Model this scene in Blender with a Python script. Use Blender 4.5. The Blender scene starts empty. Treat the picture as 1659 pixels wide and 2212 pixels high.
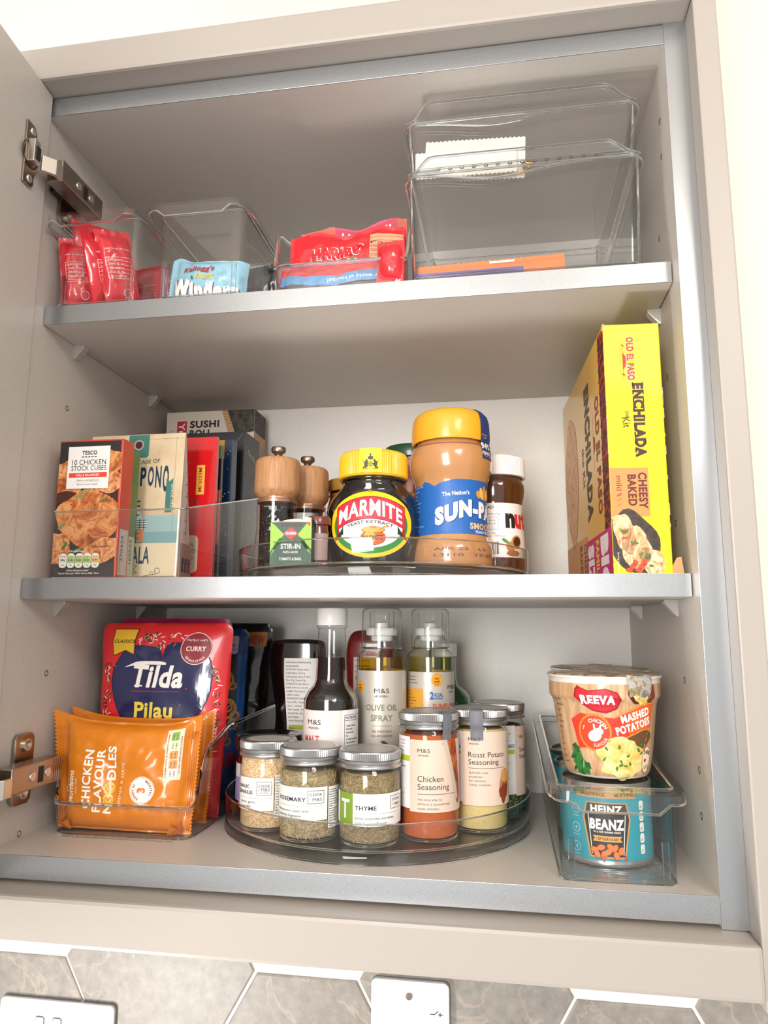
import bpy, bmesh, math, random
from math import sin, cos, pi, radians, sqrt, atan2
from mathutils import Vector, Matrix, noise
random.seed(7)
S = 0.001                                   # the scene is laid out in millimetres
SC = bpy.context.scene
COL = SC.collection

# ------------------------------------------------------------------ camera, world, lights, exposure
CAMP = (138.286, -563.4, 180.286)
yaw, pit, rol, FPX = -0.1614, 0.1615, 0.0044, 1561.05
f_ = Vector((sin(yaw)*cos(pit), cos(yaw)*cos(pit), sin(pit)))
r_ = Vector((cos(yaw), -sin(yaw), 0)); u_ = r_.cross(f_)
r2, u2 = r_*cos(rol)+u_*sin(rol), -r_*sin(rol)+u_*cos(rol)
cam = bpy.data.cameras.new('camera'); camo = bpy.data.objects.new('camera', cam); COL.objects.link(camo)
cam.sensor_fit = 'VERTICAL'; cam.sensor_height = 24.0; cam.lens = FPX*24.0/2212
cam.clip_start = 0.01; cam.clip_end = 50
mw = Matrix((r2, u2, -f_)).transposed().to_4x4(); mw.translation = Vector(CAMP)*S
camo.matrix_world = mw; SC.camera = camo

W = bpy.data.worlds.new('world'); SC.world = W; W.use_nodes = True
bg = W.node_tree.nodes['Background']; bg.inputs[0].default_value = (1.0, 0.975, 0.95, 1); bg.inputs[1].default_value = 0.72
SC.view_settings.view_transform = 'Standard'; SC.view_settings.look = 'None'
SC.view_settings.gamma = 1; SC.view_settings.use_curve_mapping = False
SC.view_settings.exposure = 0.0
SC.cycles.max_bounces = 12; SC.cycles.transparent_max_bounces = 40; SC.cycles.diffuse_bounces = 5
SC.cycles.glossy_bounces = 5; SC.cycles.sample_clamp_indirect = 6
SC.cycles.use_denoising = True

def area(name, loc, tgt, sx, sy, power, col, spread=180):
    l = bpy.data.lights.new(name, 'AREA'); l.shape = 'RECTANGLE'; l.size = sx*S; l.size_y = sy*S
    l.energy = power; l.color = col; l.spread = radians(spread)
    o = bpy.data.objects.new(name, l); COL.objects.link(o); o.location = Vector(loc)*S
    o.rotation_euler = (Vector(tgt)-Vector(loc)).to_track_quat('-Z', 'Z').to_euler()
    return o
area('window_light', (-260, -2050, 420), (40, 100, 300), 620, 1150, 40, (1.0, 0.97, 0.94))
area('fill_light', (900, -1500, 1120), (200, 200, 300), 500, 500, 16, (1.0, 0.93, 0.86))  # added fill to brighten wall and cabinet, stands for no actual ceiling lamp
area('worktop_light', (-420, -160, -420), (-180, -20, -60), 120, 120, 4.5, (1.0, 0.97, 0.93))

# ------------------------------------------------------------------ colours and materials
def lin(c): return c/12.92 if c <= 0.04045 else ((c+0.055)/1.055)**2.4
def rgb(h):
    h = h.lstrip('#'); return tuple(lin(int(h[i:i+2], 16)/255) for i in (0, 2, 4))+(1.0,)
MATS = {}
def newmat(name):
    m = bpy.data.materials.new(name); m.use_nodes = True; MATS[name] = m
    return m, m.node_tree, m.node_tree.nodes['Principled BSDF']
def pm(name, col, rough=0.5, metal=0.0, spec=0.5, coat=0.0, bump=0, bscale=300, trans=0, sub=0):
    if name in MATS: return MATS[name]
    m, nt, b = newmat(name); N = nt.nodes; L = nt.links
    b.inputs['Base Color'].default_value = rgb(col) if isinstance(col, str) else tuple(col)+(1,)
    b.inputs['Roughness'].default_value = rough; b.inputs['Metallic'].default_value = metal
    b.inputs['Specular IOR Level'].default_value = spec; b.inputs['Coat Weight'].default_value = coat
    b.inputs['Coat Roughness'].default_value = 0.08
    if trans: b.inputs['Transmission Weight'].default_value = trans
    if sub: b.inputs['Subsurface Weight'].default_value = sub; b.inputs['Subsurface Radius'].default_value = (.004, .003, .002)
    if bump:
        t = N.new('ShaderNodeTexCoord'); n = N.new('ShaderNodeTexNoise'); n.inputs['Scale'].default_value = bscale
        n.inputs['Detail'].default_value = 3; L.new(t.outputs['Object'], n.inputs['Vector'])
        bp = N.new('ShaderNodeBump'); bp.inputs['Strength'].default_value = bump; bp.inputs['Distance'].default_value = 0.0006
        L.new(n.outputs['Fac'], bp.inputs['Height']); L.new(bp.outputs['Normal'], b.inputs['Normal'])
    return m
def ramp_mat(name, stops, scale=(100, 100, 100), rough=0.5, detail=6, kind='noise', metal=0, bump=0, coat=0, dist=0.0, spec=0.5, nrough=0.55):
    """procedural grain: noise / voronoi / wave through a colour ramp"""
    if name in MATS: return MATS[name]
    m, nt, b = newmat(name); N = nt.nodes; L = nt.links
    t = N.new('ShaderNodeTexCoord'); mp = N.new('ShaderNodeMapping'); mp.inputs['Scale'].default_value = scale
    L.new(t.outputs['Object'], mp.inputs['Vector'])
    if kind == 'voronoi':
        n = N.new('ShaderNodeTexVoronoi'); n.inputs['Scale'].default_value = 1; out = n.outputs['Distance']
    elif kind == 'cell':
        n = N.new('ShaderNodeTexVoronoi'); n.inputs['Scale'].default_value = 1
        sp = N.new('ShaderNodeSeparateColor'); L.new(n.outputs['Color'], sp.inputs['Color']); out = sp.outputs[0]
    else:
        n = N.new('ShaderNodeTexNoise'); n.inputs['Scale'].default_value = 1; n.inputs['Detail'].default_value = detail
        n.inputs['Roughness'].default_value = nrough; n.inputs['Distortion'].default_value = dist; out = n.outputs['Fac']
    L.new(mp.outputs['Vector'], n.inputs['Vector'])
    cr = N.new('ShaderNodeValToRGB'); L.new(out, cr.inputs['Fac'])
    e = cr.color_ramp.elements
    while len(e) < len(stops): e.new(0.5)
    for i, (p, c) in enumerate(stops): e[i].position = p; e[i].color = rgb(c)
    L.new(cr.outputs['Color'], b.inputs['Base Color'])
    b.inputs['Roughness'].default_value = rough; b.inputs['Metallic'].default_value = metal
    b.inputs['Coat Weight'].default_value = coat; b.inputs['Specular IOR Level'].default_value = spec
    if bump:
        bp = N.new('ShaderNodeBump'); bp.inputs['Strength'].default_value = bump; bp.inputs['Distance'].default_value = 0.0008
        L.new(out, bp.inputs['Height']); L.new(bp.outputs['Normal'], b.inputs['Normal'])
    return m
def clear(name, tint='#fbfcfc', edge='#8e9594', rough=0.03, ior=1.5, pw=0.35, gl=1.0):
    """thin clear plastic or glass: light passes straight on, surface reflects by Fresnel, thicker glancing paths are tinted"""
    if name in MATS: return MATS[name]
    m, nt, b = newmat(name); N = nt.nodes; L = nt.links; N.remove(b)
    out = N['Material Output']
    tr = N.new('ShaderNodeBsdfTransparent'); g = N.new('ShaderNodeBsdfGlossy'); g.inputs['Roughness'].default_value = rough
    g.inputs['Color'].default_value = (gl, gl, gl, 1)
    lw = N.new('ShaderNodeLayerWeight'); lw.inputs['Blend'].default_value = 0.5       # facing = 1 - |cos|, same from both sides
    def powr(e):
        p = N.new('ShaderNodeMath'); p.operation = 'POWER'; p.inputs[1].default_value = e; L.new(lw.outputs['Facing'], p.inputs[0]); return p
    p1 = powr(1/pw); p5 = powr(5.0)
    mx = N.new('ShaderNodeMix'); mx.data_type = 'RGBA'
    mx.inputs['A'].default_value = rgb(tint); mx.inputs['B'].default_value = rgb(edge)
    L.new(p1.outputs[0], mx.inputs['Factor']); L.new(mx.outputs['Result'], tr.inputs['Color'])
    f0 = ((ior-1)/(ior+1))**2
    ma = N.new('ShaderNodeMath'); ma.operation = 'MULTIPLY_ADD'; ma.inputs[1].default_value = 0.8*(1-f0); ma.inputs[2].default_value = f0; L.new(p5.outputs[0], ma.inputs[0])
    ms = N.new('ShaderNodeMixShader'); L.new(ma.outputs[0], ms.inputs[0]); L.new(tr.outputs[0], ms.inputs[1]); L.new(g.outputs[0], ms.inputs[2])
    L.new(ms.outputs[0], out.inputs['Surface'])
    return m
def mat(k):
    """a material by name, or a flat print colour by hex code"""
    if not isinstance(k, str): return k
    if k in MATS: return MATS[k]
    return pm(k, k, 0.45)

# ------------------------------------------------------------------ mesh builder
class MB:
    def __init__(s): s.v = []; s.f = []; s.m = []
    def add(s, vs, fs, mi=0):
        o = len(s.v); s.v += [tuple(p) for p in vs]; s.f += [tuple(i+o for i in f) for f in fs]; s.m += [mi]*len(fs)
        return s
    def box(s, x0, x1, y0, y1, z0, z1, mi=0, M=None):
        vs = [(x, y, z) for x in (x0, x1) for y in (y0, y1) for z in (z0, z1)]
        if M is not None: vs = [tuple(M @ Vector(p)) for p in vs]
        return s.add(vs, [(0, 1, 3, 2), (4, 6, 7, 5), (0, 4, 5, 1), (2, 3, 7, 6), (0, 2, 6, 4), (1, 5, 7, 3)], mi)
    def lathe(s, prof, cx=0, cy=0, seg=48, mi=0, cap0=False, cap1=False, rfun=None):
        n = len(prof); vs = []
        for j in range(seg):
            a = 2*pi*j/seg
            for (r, z) in prof:
                rr = r if rfun is None else rfun(r, z, a)
                vs.append((cx+rr*cos(a), cy+rr*sin(a), z))
        fs = [(j*n+i, ((j+1) % seg)*n+i, ((j+1) % seg)*n+i+1, j*n+i+1) for j in range(seg) for i in range(n-1)]
        if cap0: fs.append(tuple(j*n for j in reversed(range(seg))))
        if cap1: fs.append(tuple(j*n+n-1 for j in range(seg)))
        return s.add(vs, fs, mi)
    def prism(s, poly, lo, hi, ax='z', mi=0):
        """extrude a polygon; ax = extrusion axis"""
        n = len(poly)
        def P(p, h): return {'z': (p[0], p[1], h), 'y': (p[0], h, p[1]), 'x': (h, p[0], p[1])}[ax]
        vs = [P(p, lo) for p in poly]+[P(p, hi) for p in poly]
        fs = [tuple(range(n))[::-1], tuple(range(n, 2*n))]+[(i, (i+1) % n, n+(i+1) % n, n+i) for i in range(n)]
        return s.add(vs, fs, mi)
    def tube(s, path, r, seg=8, closed=False, mi=0, sy=1.0):
        n = len(path); vs = []; P = [Vector(p) for p in path]
        for i in range(n):
            if closed: t = P[(i+1) % n]-P[i-1]
            else: t = P[min(i+1, n-1)]-P[max(i-1, 0)]
            t.normalize()
            up = Vector((0, 0, 1)) if abs(t.z) < 0.95 else Vector((0, 1, 0))
            a = t.cross(up).normalized(); b = a.cross(t).normalized()
            rr = r[i] if isinstance(r, (list, tuple)) else r
            vs += [tuple(P[i]+a*rr*cos(2*pi*k/seg)+b*rr*sy*sin(2*pi*k/seg)) for k in range(seg)]
        m = n if closed else n-1
        fs = [(i*seg+k, i*seg+(k+1) % seg, ((i+1) % n)*seg+(k+1) % seg, ((i+1) % n)*seg+k) for i in range(m) for k in range(seg)]
        if not closed: fs += [tuple(range(seg))[::-1], tuple((n-1)*seg+k for k in range(seg))]
        return s.add(vs, fs, mi)
    def grid(s, fn, nu, nv, mi=0, flip=False):
        vs = [fn(i/nu, j/nv) for i in range(nu+1) for j in range(nv+1)]
        w = nv+1; fs = []
        for i in range(nu):
            for j in range(nv):
                q = (i*w+j, (i+1)*w+j, (i+1)*w+j+1, i*w+j+1); fs.append(q[::-1] if flip else q)
        return s.add(vs, fs, mi)
    def rbox(s, x0, x1, y0, y1, z0, z1, r=1.0, mi=0):
        """box with rounded vertical edges and small top/bottom chamfer"""
        p = rrect(x0, x1, y0, y1, r, 4); q = rrect(x0+r*.4, x1-r*.4, y0+r*.4, y1-r*.4, r*.7, 4); n = len(p); c = r*.4
        vs = [(a, b, z0) for a, b in q]+[(a, b, z0+c) for a, b in p]+[(a, b, z1-c) for a, b in p]+[(a, b, z1) for a, b in q]
        fs = [tuple(range(n))[::-1], tuple(range(3*n, 4*n))]
        for k in range(3): fs += [(k*n+i, k*n+(i+1) % n, (k+1)*n+(i+1) % n, (k+1)*n+i) for i in range(n)]
        return s.add(vs, fs, mi)
def rrect(x0, x1, y0, y1, r, k=5):
    pts = []
    for cx, cy, a0 in ((x1-r, y0+r, -pi/2), (x1-r, y1-r, 0), (x0+r, y1-r, pi/2), (x0+r, y0+r, pi)):
        pts += [(cx+r*cos(a0+pi/2*i/k), cy+r*sin(a0+pi/2*i/k)) for i in range(k+1)]
    return pts

def mk(name, mb, mats, parent=None, smooth=None, bevel=0, loc=None, rot=None, kind=None, label=None):
    me = bpy.data.meshes.new(name); me.from_pydata([(a*S, b*S, c*S) for a, b, c in mb.v], [], mb.f)
    if not isinstance(mats, (list, tuple)): mats = [mats]
    for m in mats: me.materials.append(mat(m))
    if len(mats) > 1: me.polygons.foreach_set('material_index', mb.m)
    if bevel:
        bm = bmesh.new(); bm.from_mesh(me); bmesh.ops.remove_doubles(bm, verts=bm.verts, dist=1e-6)
        bmesh.ops.recalc_face_normals(bm, faces=bm.faces)
        ed = [e for e in bm.edges if len(e.link_faces) == 2 and e.calc_face_angle(0) > 0.6]
        bmesh.ops.bevel(bm, geom=ed, offset=bevel*S, segments=2, profile=0.6, affect='EDGES')
        bm.to_mesh(me); bm.free()
    if smooth:
        me.polygons.foreach_set('use_smooth', [True]*len(me.polygons))
        if smooth is not True: me.set_sharp_from_angle(angle=radians(smooth))
    me.update()
    o = bpy.data.objects.new(name, me); COL.objects.link(o)
    if parent: o.parent = parent
    if loc: o.location = Vector(loc)*S
    if rot: o.rotation_euler = rot
    if kind: o['kind'] = kind
    if label: o['label'] = label
    return o
def thing(name, label, cat, loc=(0, 0, 0), rot=(0, 0, 0), group=None):
    o = bpy.data.objects.new(name, None); COL.objects.link(o); o.location = Vector(loc)*S; o.rotation_euler = rot
    o.empty_display_size = 0.01; o['label'] = label; o['category'] = cat
    if group: o['group'] = group
    return o
def dup(root, loc, rot, label, group=None):
    r = root.copy(); COL.objects.link(r); r.location = Vector(loc)*S; r.rotation_euler = rot; r['label'] = label
    if group: r['group'] = group
    for ch in list(root.children):
        c = ch.copy(); COL.objects.link(c); c.parent = r
        for g in ch.children:
            d = g.copy(); COL.objects.link(d); d.parent = c
    return r

# ------------------------------------------------------------------ flat print (lettering, pictures) laid on real surfaces
_TC = {}
def glyphs(txt, bold=0.0):
    k = (txt, bold)
    if k not in _TC:
        cu = bpy.data.curves.new('t', 'FONT'); cu.body = txt; cu.size = 1; cu.resolution_u = 3; cu.offset = bold; cu.space_character = 1+2.4*bold
        cu.fill_mode = 'FRONT'; o = bpy.data.objects.new('t', cu); me = o.to_mesh()
        vs = [(v.co.x, v.co.y) for v in me.vertices]; fs = [tuple(p.vertices) for p in me.polygons]
        o.to_mesh_clear(); bpy.data.objects.remove(o); bpy.data.curves.remove(cu)
        x0 = min([v[0] for v in vs], default=0); x1 = max([v[0] for v in vs], default=0)
        _TC[k] = (vs, fs, x0, x1)
    return _TC[k]
class Art:
    def __init__(s): s.g = {}
    def add(s, vs, fs, c, lay):
        V, F = s.g.setdefault((lay, c), ([], [])); o = len(V); V += vs; F += [tuple(i+o for i in f) for f in fs]; return s
    def poly(s, pts, c, lay=1): return s.add(list(pts), [tuple(range(len(pts)))], c, lay)
    def rect(s, x0, y0, x1, y1, c, lay=1): return s.poly([(x0, y0), (x1, y0), (x1, y1), (x0, y1)], c, lay)
    def rr(s, x0, y0, x1, y1, r, c, lay=1): return s.poly(rrect(x0, x1, y0, y1, r), c, lay)
    def ell(s, cx, cy, rx, ry, c, lay=1, rot=0, n=28, wob=0, seed=0):
        p = []
        for i in range(n):
            a = 2*pi*i/n; k = 1+wob*(noise.noise(Vector((cos(a)*1.7+seed*9, sin(a)*1.7, seed*3.1))))
            x, y = rx*k*cos(a), ry*k*sin(a); p.append((cx+x*cos(rot)-y*sin(rot), cy+x*sin(rot)+y*cos(rot)))
        return s.poly(p, c, lay)
    def ring(s, cx, cy, r0, r1, c, lay=1, n=36, ry=1.0, a0=0, a1=2*pi):
        vs = []; m = n if a1-a0 >= 2*pi-1e-6 else n-1
        for i in range(n):
            a = a0+(a1-a0)*i/(n if m == n else n-1); vs += [(cx+r0*cos(a), cy+r0*ry*sin(a)), (cx+r1*cos(a), cy+r1*ry*sin(a))]
        return s.add(vs, [(2*i, 2*i+1, (2*i+3) % (2*n), (2*i+2) % (2*n)) for i in range(m)], c, lay)
    def line(s, pts, w, c, lay=1):
        for (a, b), (d, e) in zip(pts[:-1], pts[1:]):
            L = math.hypot(d-a, e-b) or 1; nx, ny = -(e-b)/L*w/2, (d-a)/L*w/2
            s.poly([(a+nx, b+ny), (a-nx, b-ny), (d-nx, e-ny), (d+nx, e+ny)], c, lay)
        return s
    def frame(s, x0, y0, x1, y1, w, c, lay=1): return s.line([(x0, y0), (x1, y0), (x1, y1), (x0, y1), (x0, y0)], w, c, lay)
    def text(s, t, x, y, h, c, lay=2, al='c', sx=1.0, bold=0.0, rot=0.0, width=None, skew=0.0):
        """h = cap height; width = force the total width; al l/c/r; rot in degrees about (x, y)"""
        vs, fs, a, b = glyphs(t, bold); k = h/0.70
        if not vs: return s
        if width: sx = width/((b-a)*k)
        off = {'l': -a, 'c': -(a+b)/2, 'r': -b}[al]; R = radians(rot); o = []
        for (p, q) in vs:
            X, Y = (p+off)*k*sx+q*k*skew, q*k; o.append((x+X*cos(R)-Y*sin(R), y+X*sin(R)+Y*cos(R)))
        return s.add(o, fs, c, lay)
    def arc(s, t, cx, cy, r, deg, h, c, lay=2, sx=1.0, bold=0.0, up=True, ry=1.0, width=None):
        """text on an arc centred on angle deg"""
        vs, fs, a, b = glyphs(t, bold); k = h/0.70
        if width: sx = width/((b-a)*k)
        o = []
        for (p, q) in vs:
            X = (p-(a+b)/2)*k*sx; Y = q*k
            if up: th = radians(deg)-X/r; rr = r+Y
            else: th = radians(deg)+X/r; rr = r-Y
            o.append((cx+rr*cos(th), cy+rr*ry*sin(th)))
        return s.add(o, fs, c, lay)
    def lines(s, rows, x, y, h, dy, c, lay=2, al='l', sx=0.9, bold=0.0):
        for i, t in enumerate(rows): s.text(t, x, y-i*dy, h, c, lay, al, sx, bold)
        return s
    def build(s, name, parent, mp, step=None, stepv=None, clip=None, gap=0.12, base=0.0, label=None):
        mb = MB(); mats = []
        for (lay, c) in sorted(s.g, key=lambda q: (q[0], str(q[1]))):
            V, F = s.g[(lay, c)]
            bm = bmesh.new(); bv = [bm.verts.new((x, y, 0)) for x, y in V]
            for f in F:
                try: bm.faces.new([bv[i] for i in f])
                except ValueError: pass
            bmesh.ops.triangulate(bm, faces=[f for f in bm.faces if len(f.verts) > 4])
            def cut(co, no, clear=False):
                bmesh.ops.bisect_plane(bm, geom=bm.verts[:]+bm.edges[:]+bm.faces[:], plane_co=co, plane_no=no, clear_outer=clear, dist=1e-5)
            if clip:
                cut((clip[0], 0, 0), (-1, 0, 0), True); cut((clip[2], 0, 0), (1, 0, 0), True)
                cut((0, clip[1], 0), (0, -1, 0), True); cut((0, clip[3], 0), (0, 1, 0), True)
            if not bm.verts: bm.free(); continue
            xs = [v.co.x for v in bm.verts]; ys = [v.co.y for v in bm.verts]
            if step:
                k = math.floor(min(xs)/step)+1
                while k*step < max(xs): cut((k*step, 0, 0), (1, 0, 0)); k += 1
            if stepv:
                k = math.floor(min(ys)/stepv)+1
                while k*stepv < max(ys): cut((0, k*stepv, 0), (0, 1, 0)); k += 1
            bm.normal_update()
            for f in bm.faces:
                if f.normal.z < 0: f.normal_flip()
            bm.verts.index_update()
            if c not in mats: mats.append(c)
            mb.add([mp(v.co.x, v.co.y, base+gap*lay) for v in bm.verts], [tuple(v.index for v in f.verts) for f in bm.faces], mats.index(c))
            bm.free()
        if not mb.v: return None
        return mk(name, mb, mats, parent, smooth=None, label=label)
def M_front(x0, y, z0): return lambda u, v, o: (x0+u, y-o, z0+v)                  # faces -Y
def M_right(x, y0, z0): return lambda u, v, o: (x+o, y0+u, z0+v)                  # faces +X, u goes back
def M_left(x, y0, z0): return lambda u, v, o: (x-o, y0-u, z0+v)                   # faces -X, u comes forward
def M_cyl(R, z0=0, a0=0.0):
    """around a lathe (radius or function of height); a0 = degrees the print is turned to the right"""
    def f(u, v, o):
        r = R(v) if callable(R) else R; r0 = R(0) if callable(R) else R
        a = radians(a0)+u/(f.ref or r0); return ((r+o)*sin(a), -(r+o)*cos(a), z0+v)
    f.ref = None
    return f
def interp(tab, z):
    if z <= tab[0][1]: return tab[0][0]
    for (r0, z0), (r1, z1) in zip(tab[:-1], tab[1:]):
        if z <= z1: return r0+(r1-r0)*((z-z0)/(z1-z0) if z1 > z0 else 0)
    return tab[-1][0]
def smooth_prof(pts, n=4):
    """Catmull-Rom through profile points"""
    o = []
    for i in range(len(pts)-1):
        p0 = pts[max(i-1, 0)]; p1 = pts[i]; p2 = pts[i+1]; p3 = pts[min(i+2, len(pts)-1)]
        for k in range(n):
            t = k/n
            o.append(tuple(0.5*((2*p1[d])+(-p0[d]+p2[d])*t+(2*p0[d]-5*p1[d]+4*p2[d]-p3[d])*t*t+(-p0[d]+3*p1[d]-3*p2[d]+p3[d])*t**3) for d in (0, 1)))
    return o+[pts[-1]]
def sm(t): t = max(0, min(1, t)); return t*t*(3-2*t)
# ------------------------------------------------------------------ common materials
ramp_mat('board', [(0.3, '#c1bab2'), (0.7, '#cdc7bf')], (900, 900, 260), 0.38, bump=0.10, spec=0.45)
ramp_mat('board_light', [(0.3, '#e6e2dc'), (0.7, '#f0ede8')], (700, 700, 700), 0.42, bump=0.12)
ramp_mat('edge_metal', [(0.3, '#a2a5a8'), (0.7, '#b9bcbf')], (1600, 1600, 1600), 0.3, metal=0.8, bump=0.05)
pm('frame_paint', '#a8a098', 0.42, bump=0.12, bscale=900)
pm('wall_paint', '#efe6da', 0.8)
pm('nickel', '#a89d92', 0.28, 1.0); pm('nickel_bright', '#d8d0c6', 0.3, 0.9); pm('nickel_dark', '#5d534b', 0.3, 1.0)
pm('black_plastic', '#1b1b1d', 0.4); pm('dark_hole', '#231a15', 0.7)
pm('switch_metal', '#d9dadb', 0.35, 0.35); pm('switch_edge', '#8f9092', 0.3, 0.9)
clear('clear_plastic', '#fefefe', '#a9b0af', 0.03, 1.45, 0.22)
b_ = pm('clear_rim', '#dfe5e8', 0.03, trans=1.0); b_.node_tree.nodes['Principled BSDF'].inputs['IOR'].default_value = 1.42
clear('smoke_plastic', '#fdfdfd', '#aeb1b0', 0.03, 1.45, 0.22)
clear('glass', '#fefffe', '#6d7a73', 0.02, 1.5, 0.2)

# ------------------------------------------------------------------ setting: wall with hexagonal tiles, ceiling
wall = mk('wall_back', MB().box(-900, 900, 310, 330, -700, 1150), 'wall_paint', kind='structure')
mk('ceiling', MB().box(-900, 900, -2600, 330, 1150, 1170), 'wall_paint', kind='structure')
def tile_material():
    m, nt, b = newmat('tile_stone'); N = nt.nodes; L = nt.links
    t = N.new('ShaderNodeTexCoord'); oi = N.new('ShaderNodeObjectInfo')
    add = N.new('ShaderNodeVectorMath'); add.operation = 'MULTIPLY_ADD'
    add.inputs[1].default_value = (1, 1, 1); L.new(t.outputs['Object'], add.inputs[0])
    cx = N.new('ShaderNodeCombineXYZ'); L.new(oi.outputs['Random'], cx.inputs[0]); L.new(oi.outputs['Random'], cx.inputs[2]); L.new(cx.outputs[0], add.inputs[2])
    n1 = N.new('ShaderNodeTexNoise'); n1.inputs['Scale'].default_value = 90; n1.inputs['Detail'].default_value = 8; n1.inputs['Roughness'].default_value = 0.65
    L.new(add.outputs[0], n1.inputs['Vector'])
    cr = N.new('ShaderNodeValToRGB'); L.new(n1.outputs['Fac'], cr.inputs['Fac'])
    e = cr.color_ramp.elements; e[0].position = .3; e[0].color = rgb('#7f7972'); e[1].position = .75; e[1].color = rgb('#9b958d')
    # veins: thin crack lines of a distorted noise
    n2 = N.new('ShaderNodeTexNoise'); n2.inputs['Scale'].default_value = 9; n2.inputs['Detail'].default_value = 5; n2.inputs['Distortion'].default_value = 1.2
    L.new(add.outputs[0], n2.inputs['Vector'])
    s1 = N.new('ShaderNodeMath'); s1.operation = 'SUBTRACT'; s1.inputs[1].default_value = 0.5; L.new(n2.outputs['Fac'], s1.inputs[0])
    s2 = N.new('ShaderNodeMath'); s2.operation = 'ABSOLUTE'; L.new(s1.outputs[0], s2.inputs[0])
    c2 = N.new('ShaderNodeValToRGB'); L.new(s2.outputs[0], c2.inputs['Fac'])
    e = c2.color_ramp.elements; e[0].position = 0.0; e[0].color = (1, 1, 1, 1); e[1].position = 0.012; e[1].color = (0, 0, 0, 1)
    mx = N.new('ShaderNodeMix'); mx.data_type = 'RGBA'; mx.inputs['B'].default_value = rgb('#b8a695')
    sc = N.new('ShaderNodeMath'); sc.operation = 'MULTIPLY'; sc.inputs[1].default_value = 0.45; L.new(c2.outputs['Color'], sc.inputs[0])
    L.new(sc.outputs[0], mx.inputs['Factor']); L.new(cr.outputs['Color'], mx.inputs['A'])
    L.new(mx.outputs['Result'], b.inputs['Base Color']); b.inputs['Roughness'].default_value = 0.45
tile_material(); pm('grout', '#f6f4ef', 0.9)
mk('grout_bed', MB().box(-660, 600, 306, 310, -560, -104), 'grout', wall)
sd = 119.0; hh = sd*sqrt(3)/2
def hexmesh():
    s = sd-2.3; p = [(s*cos(pi/3*k), s*sin(pi/3*k)) for k in range(6)]; q = [(a*.985, b*.985) for a, b in p]
    vs = [(a, 0, b) for a, b in p]+[(a, -2.2, b) for a, b in p]+[(a, -3, b) for a, b in q]
    fs = [tuple(range(12, 18))]+[(k*6+i, k*6+(i+1) % 6, k*6+6+(i+1) % 6, k*6+6+i) for k in (0, 1) for i in range(6)]
    return MB().add(vs, fs)
t0 = mk('hexagonal_tile', hexmesh(), 'tile_stone', wall); n_t = 0
for ix in range(-2, 4):
    for iz in range(0, 4):
        if ix % 2 == 0: cx, cz = -90+ix*178.2, -206.6-hh-iz*2*hh
        else: cx, cz = -90+ix*178.2, -206.6-iz*2*hh
        if cz < -520 or cx < -560 or cx > 470: continue
        o = t0 if n_t == 0 else t0.copy()
        if n_t: COL.objects.link(o); o.parent = wall
        n_t += 1; o.location = (cx*S, 306*S, cz*S)

# ------------------------------------------------------------------ sockets and switches on the tiles
def plate(name, label, cat, cx, ztop, w, h, build):
    t = thing(name, label, cat, (cx, 303, ztop-h/2))
    mk('face_plate', MB().prism(rrect(-w/2, w/2, -h/2, h/2, 6, 6), -7, -3, 'y'), 'switch_metal', t, bevel=0.8)
    mk('back_rim', MB().prism(rrect(-w/2-.6, w/2+.6, -h/2-.6, h/2+.6, 6.4, 6), -3, -0.01, 'y'), 'switch_edge', t)
    build(t); return t
def sw(t):
    mk('screw_cap', MB().lathe([(0.01, 9.1), (3.0, 9.0), (3.6, 8.2), (3.6, 7)], seg=24), 'nickel', t, smooth=40, rot=(pi/2, 0, 0), loc=(-1, 0, 28))
    a = Art(); a.line([(22, 12), (27, 12), (31, 15.5)], .9, '#3a3a3a'); a.line([(31, 12), (36, 12)], .9, '#3a3a3a'); a.line([(33, 10), (33, 14)], .9, '#3a3a3a')
    a.build('switch_symbol', t, M_front(0, -7, 0))
plate('cooker_switch', 'brushed metal square switch plate under the middle of the cabinet', 'switch', 29.4, -200.5, 86, 86, sw)
def dbl(t):
    for i, x in enumerate((-22, 0)):
        m = MB()
        fr = rrect(x+8, x+20, -2, 26, 3.2, 5); inn = rrect(x+8.9, x+19.1, -1.1, 25.1, 2.6, 5); n = len(fr)
        m.add([(p, -7, q) for p, q in fr]+[(p, -8, q) for p, q in inn], [(k, (k+1) % n, n+(k+1) % n, n+k) for k in range(n)])
        mk('rocker_frame', m, 'nickel', t, loc=(-12, 0, 0))
        mk('rocker', MB().prism(rrect(x+9, x+19, -1, 25, 2.5, 5), -8.2, -7, 'y'), 'switch_metal', t, loc=(-12, 0, 0), bevel=.4)
plate('double_socket', 'wide brushed metal socket plate at the lower left on the tiles', 'socket', -389.5, -253.5, 146, 86, dbl)

# ------------------------------------------------------------------ the wall cabinet
Z1, Z2, ZT, DEP, SET = 479.6, 224.0, 664.8, 306.8, 18.6
cab = thing('wall_cabinet', 'open greige wall cabinet with silver shelf edges and taupe surround', 'cabinet', (0, 0, 0))
def panel(name, x0, x1, y0, y1, z0, z1, m='board', strip=True, bev=0.0):
    o = mk(name, MB().box(x0, x1, y0+(1.0 if strip else 0), y1, z0, z1), m, cab, bevel=bev)
    if strip: mk('edge_strip', MB().box(x0, x1, y0, y0+1.0, z0, z1), 'edge_metal', o, bevel=0.25)
    return o
side_l = panel('side_panel', -300, -282, 0, DEP, -21, ZT+21); side_r = panel('side_panel', 282, 300, 0, DEP, -21, ZT+21)
panel('top_panel', -282, 282, 0.4, DEP, ZT, ZT+18); panel('bottom_panel', -282, 282, 0.4, DEP, -18, 0)
panel('back_panel', -282, 282, DEP, DEP+3, 0, ZT, 'board_light', strip=False)
for z in (Z1, Z2): panel('shelf', -281, 281, SET, DEP-1, z-18, z)
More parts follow.
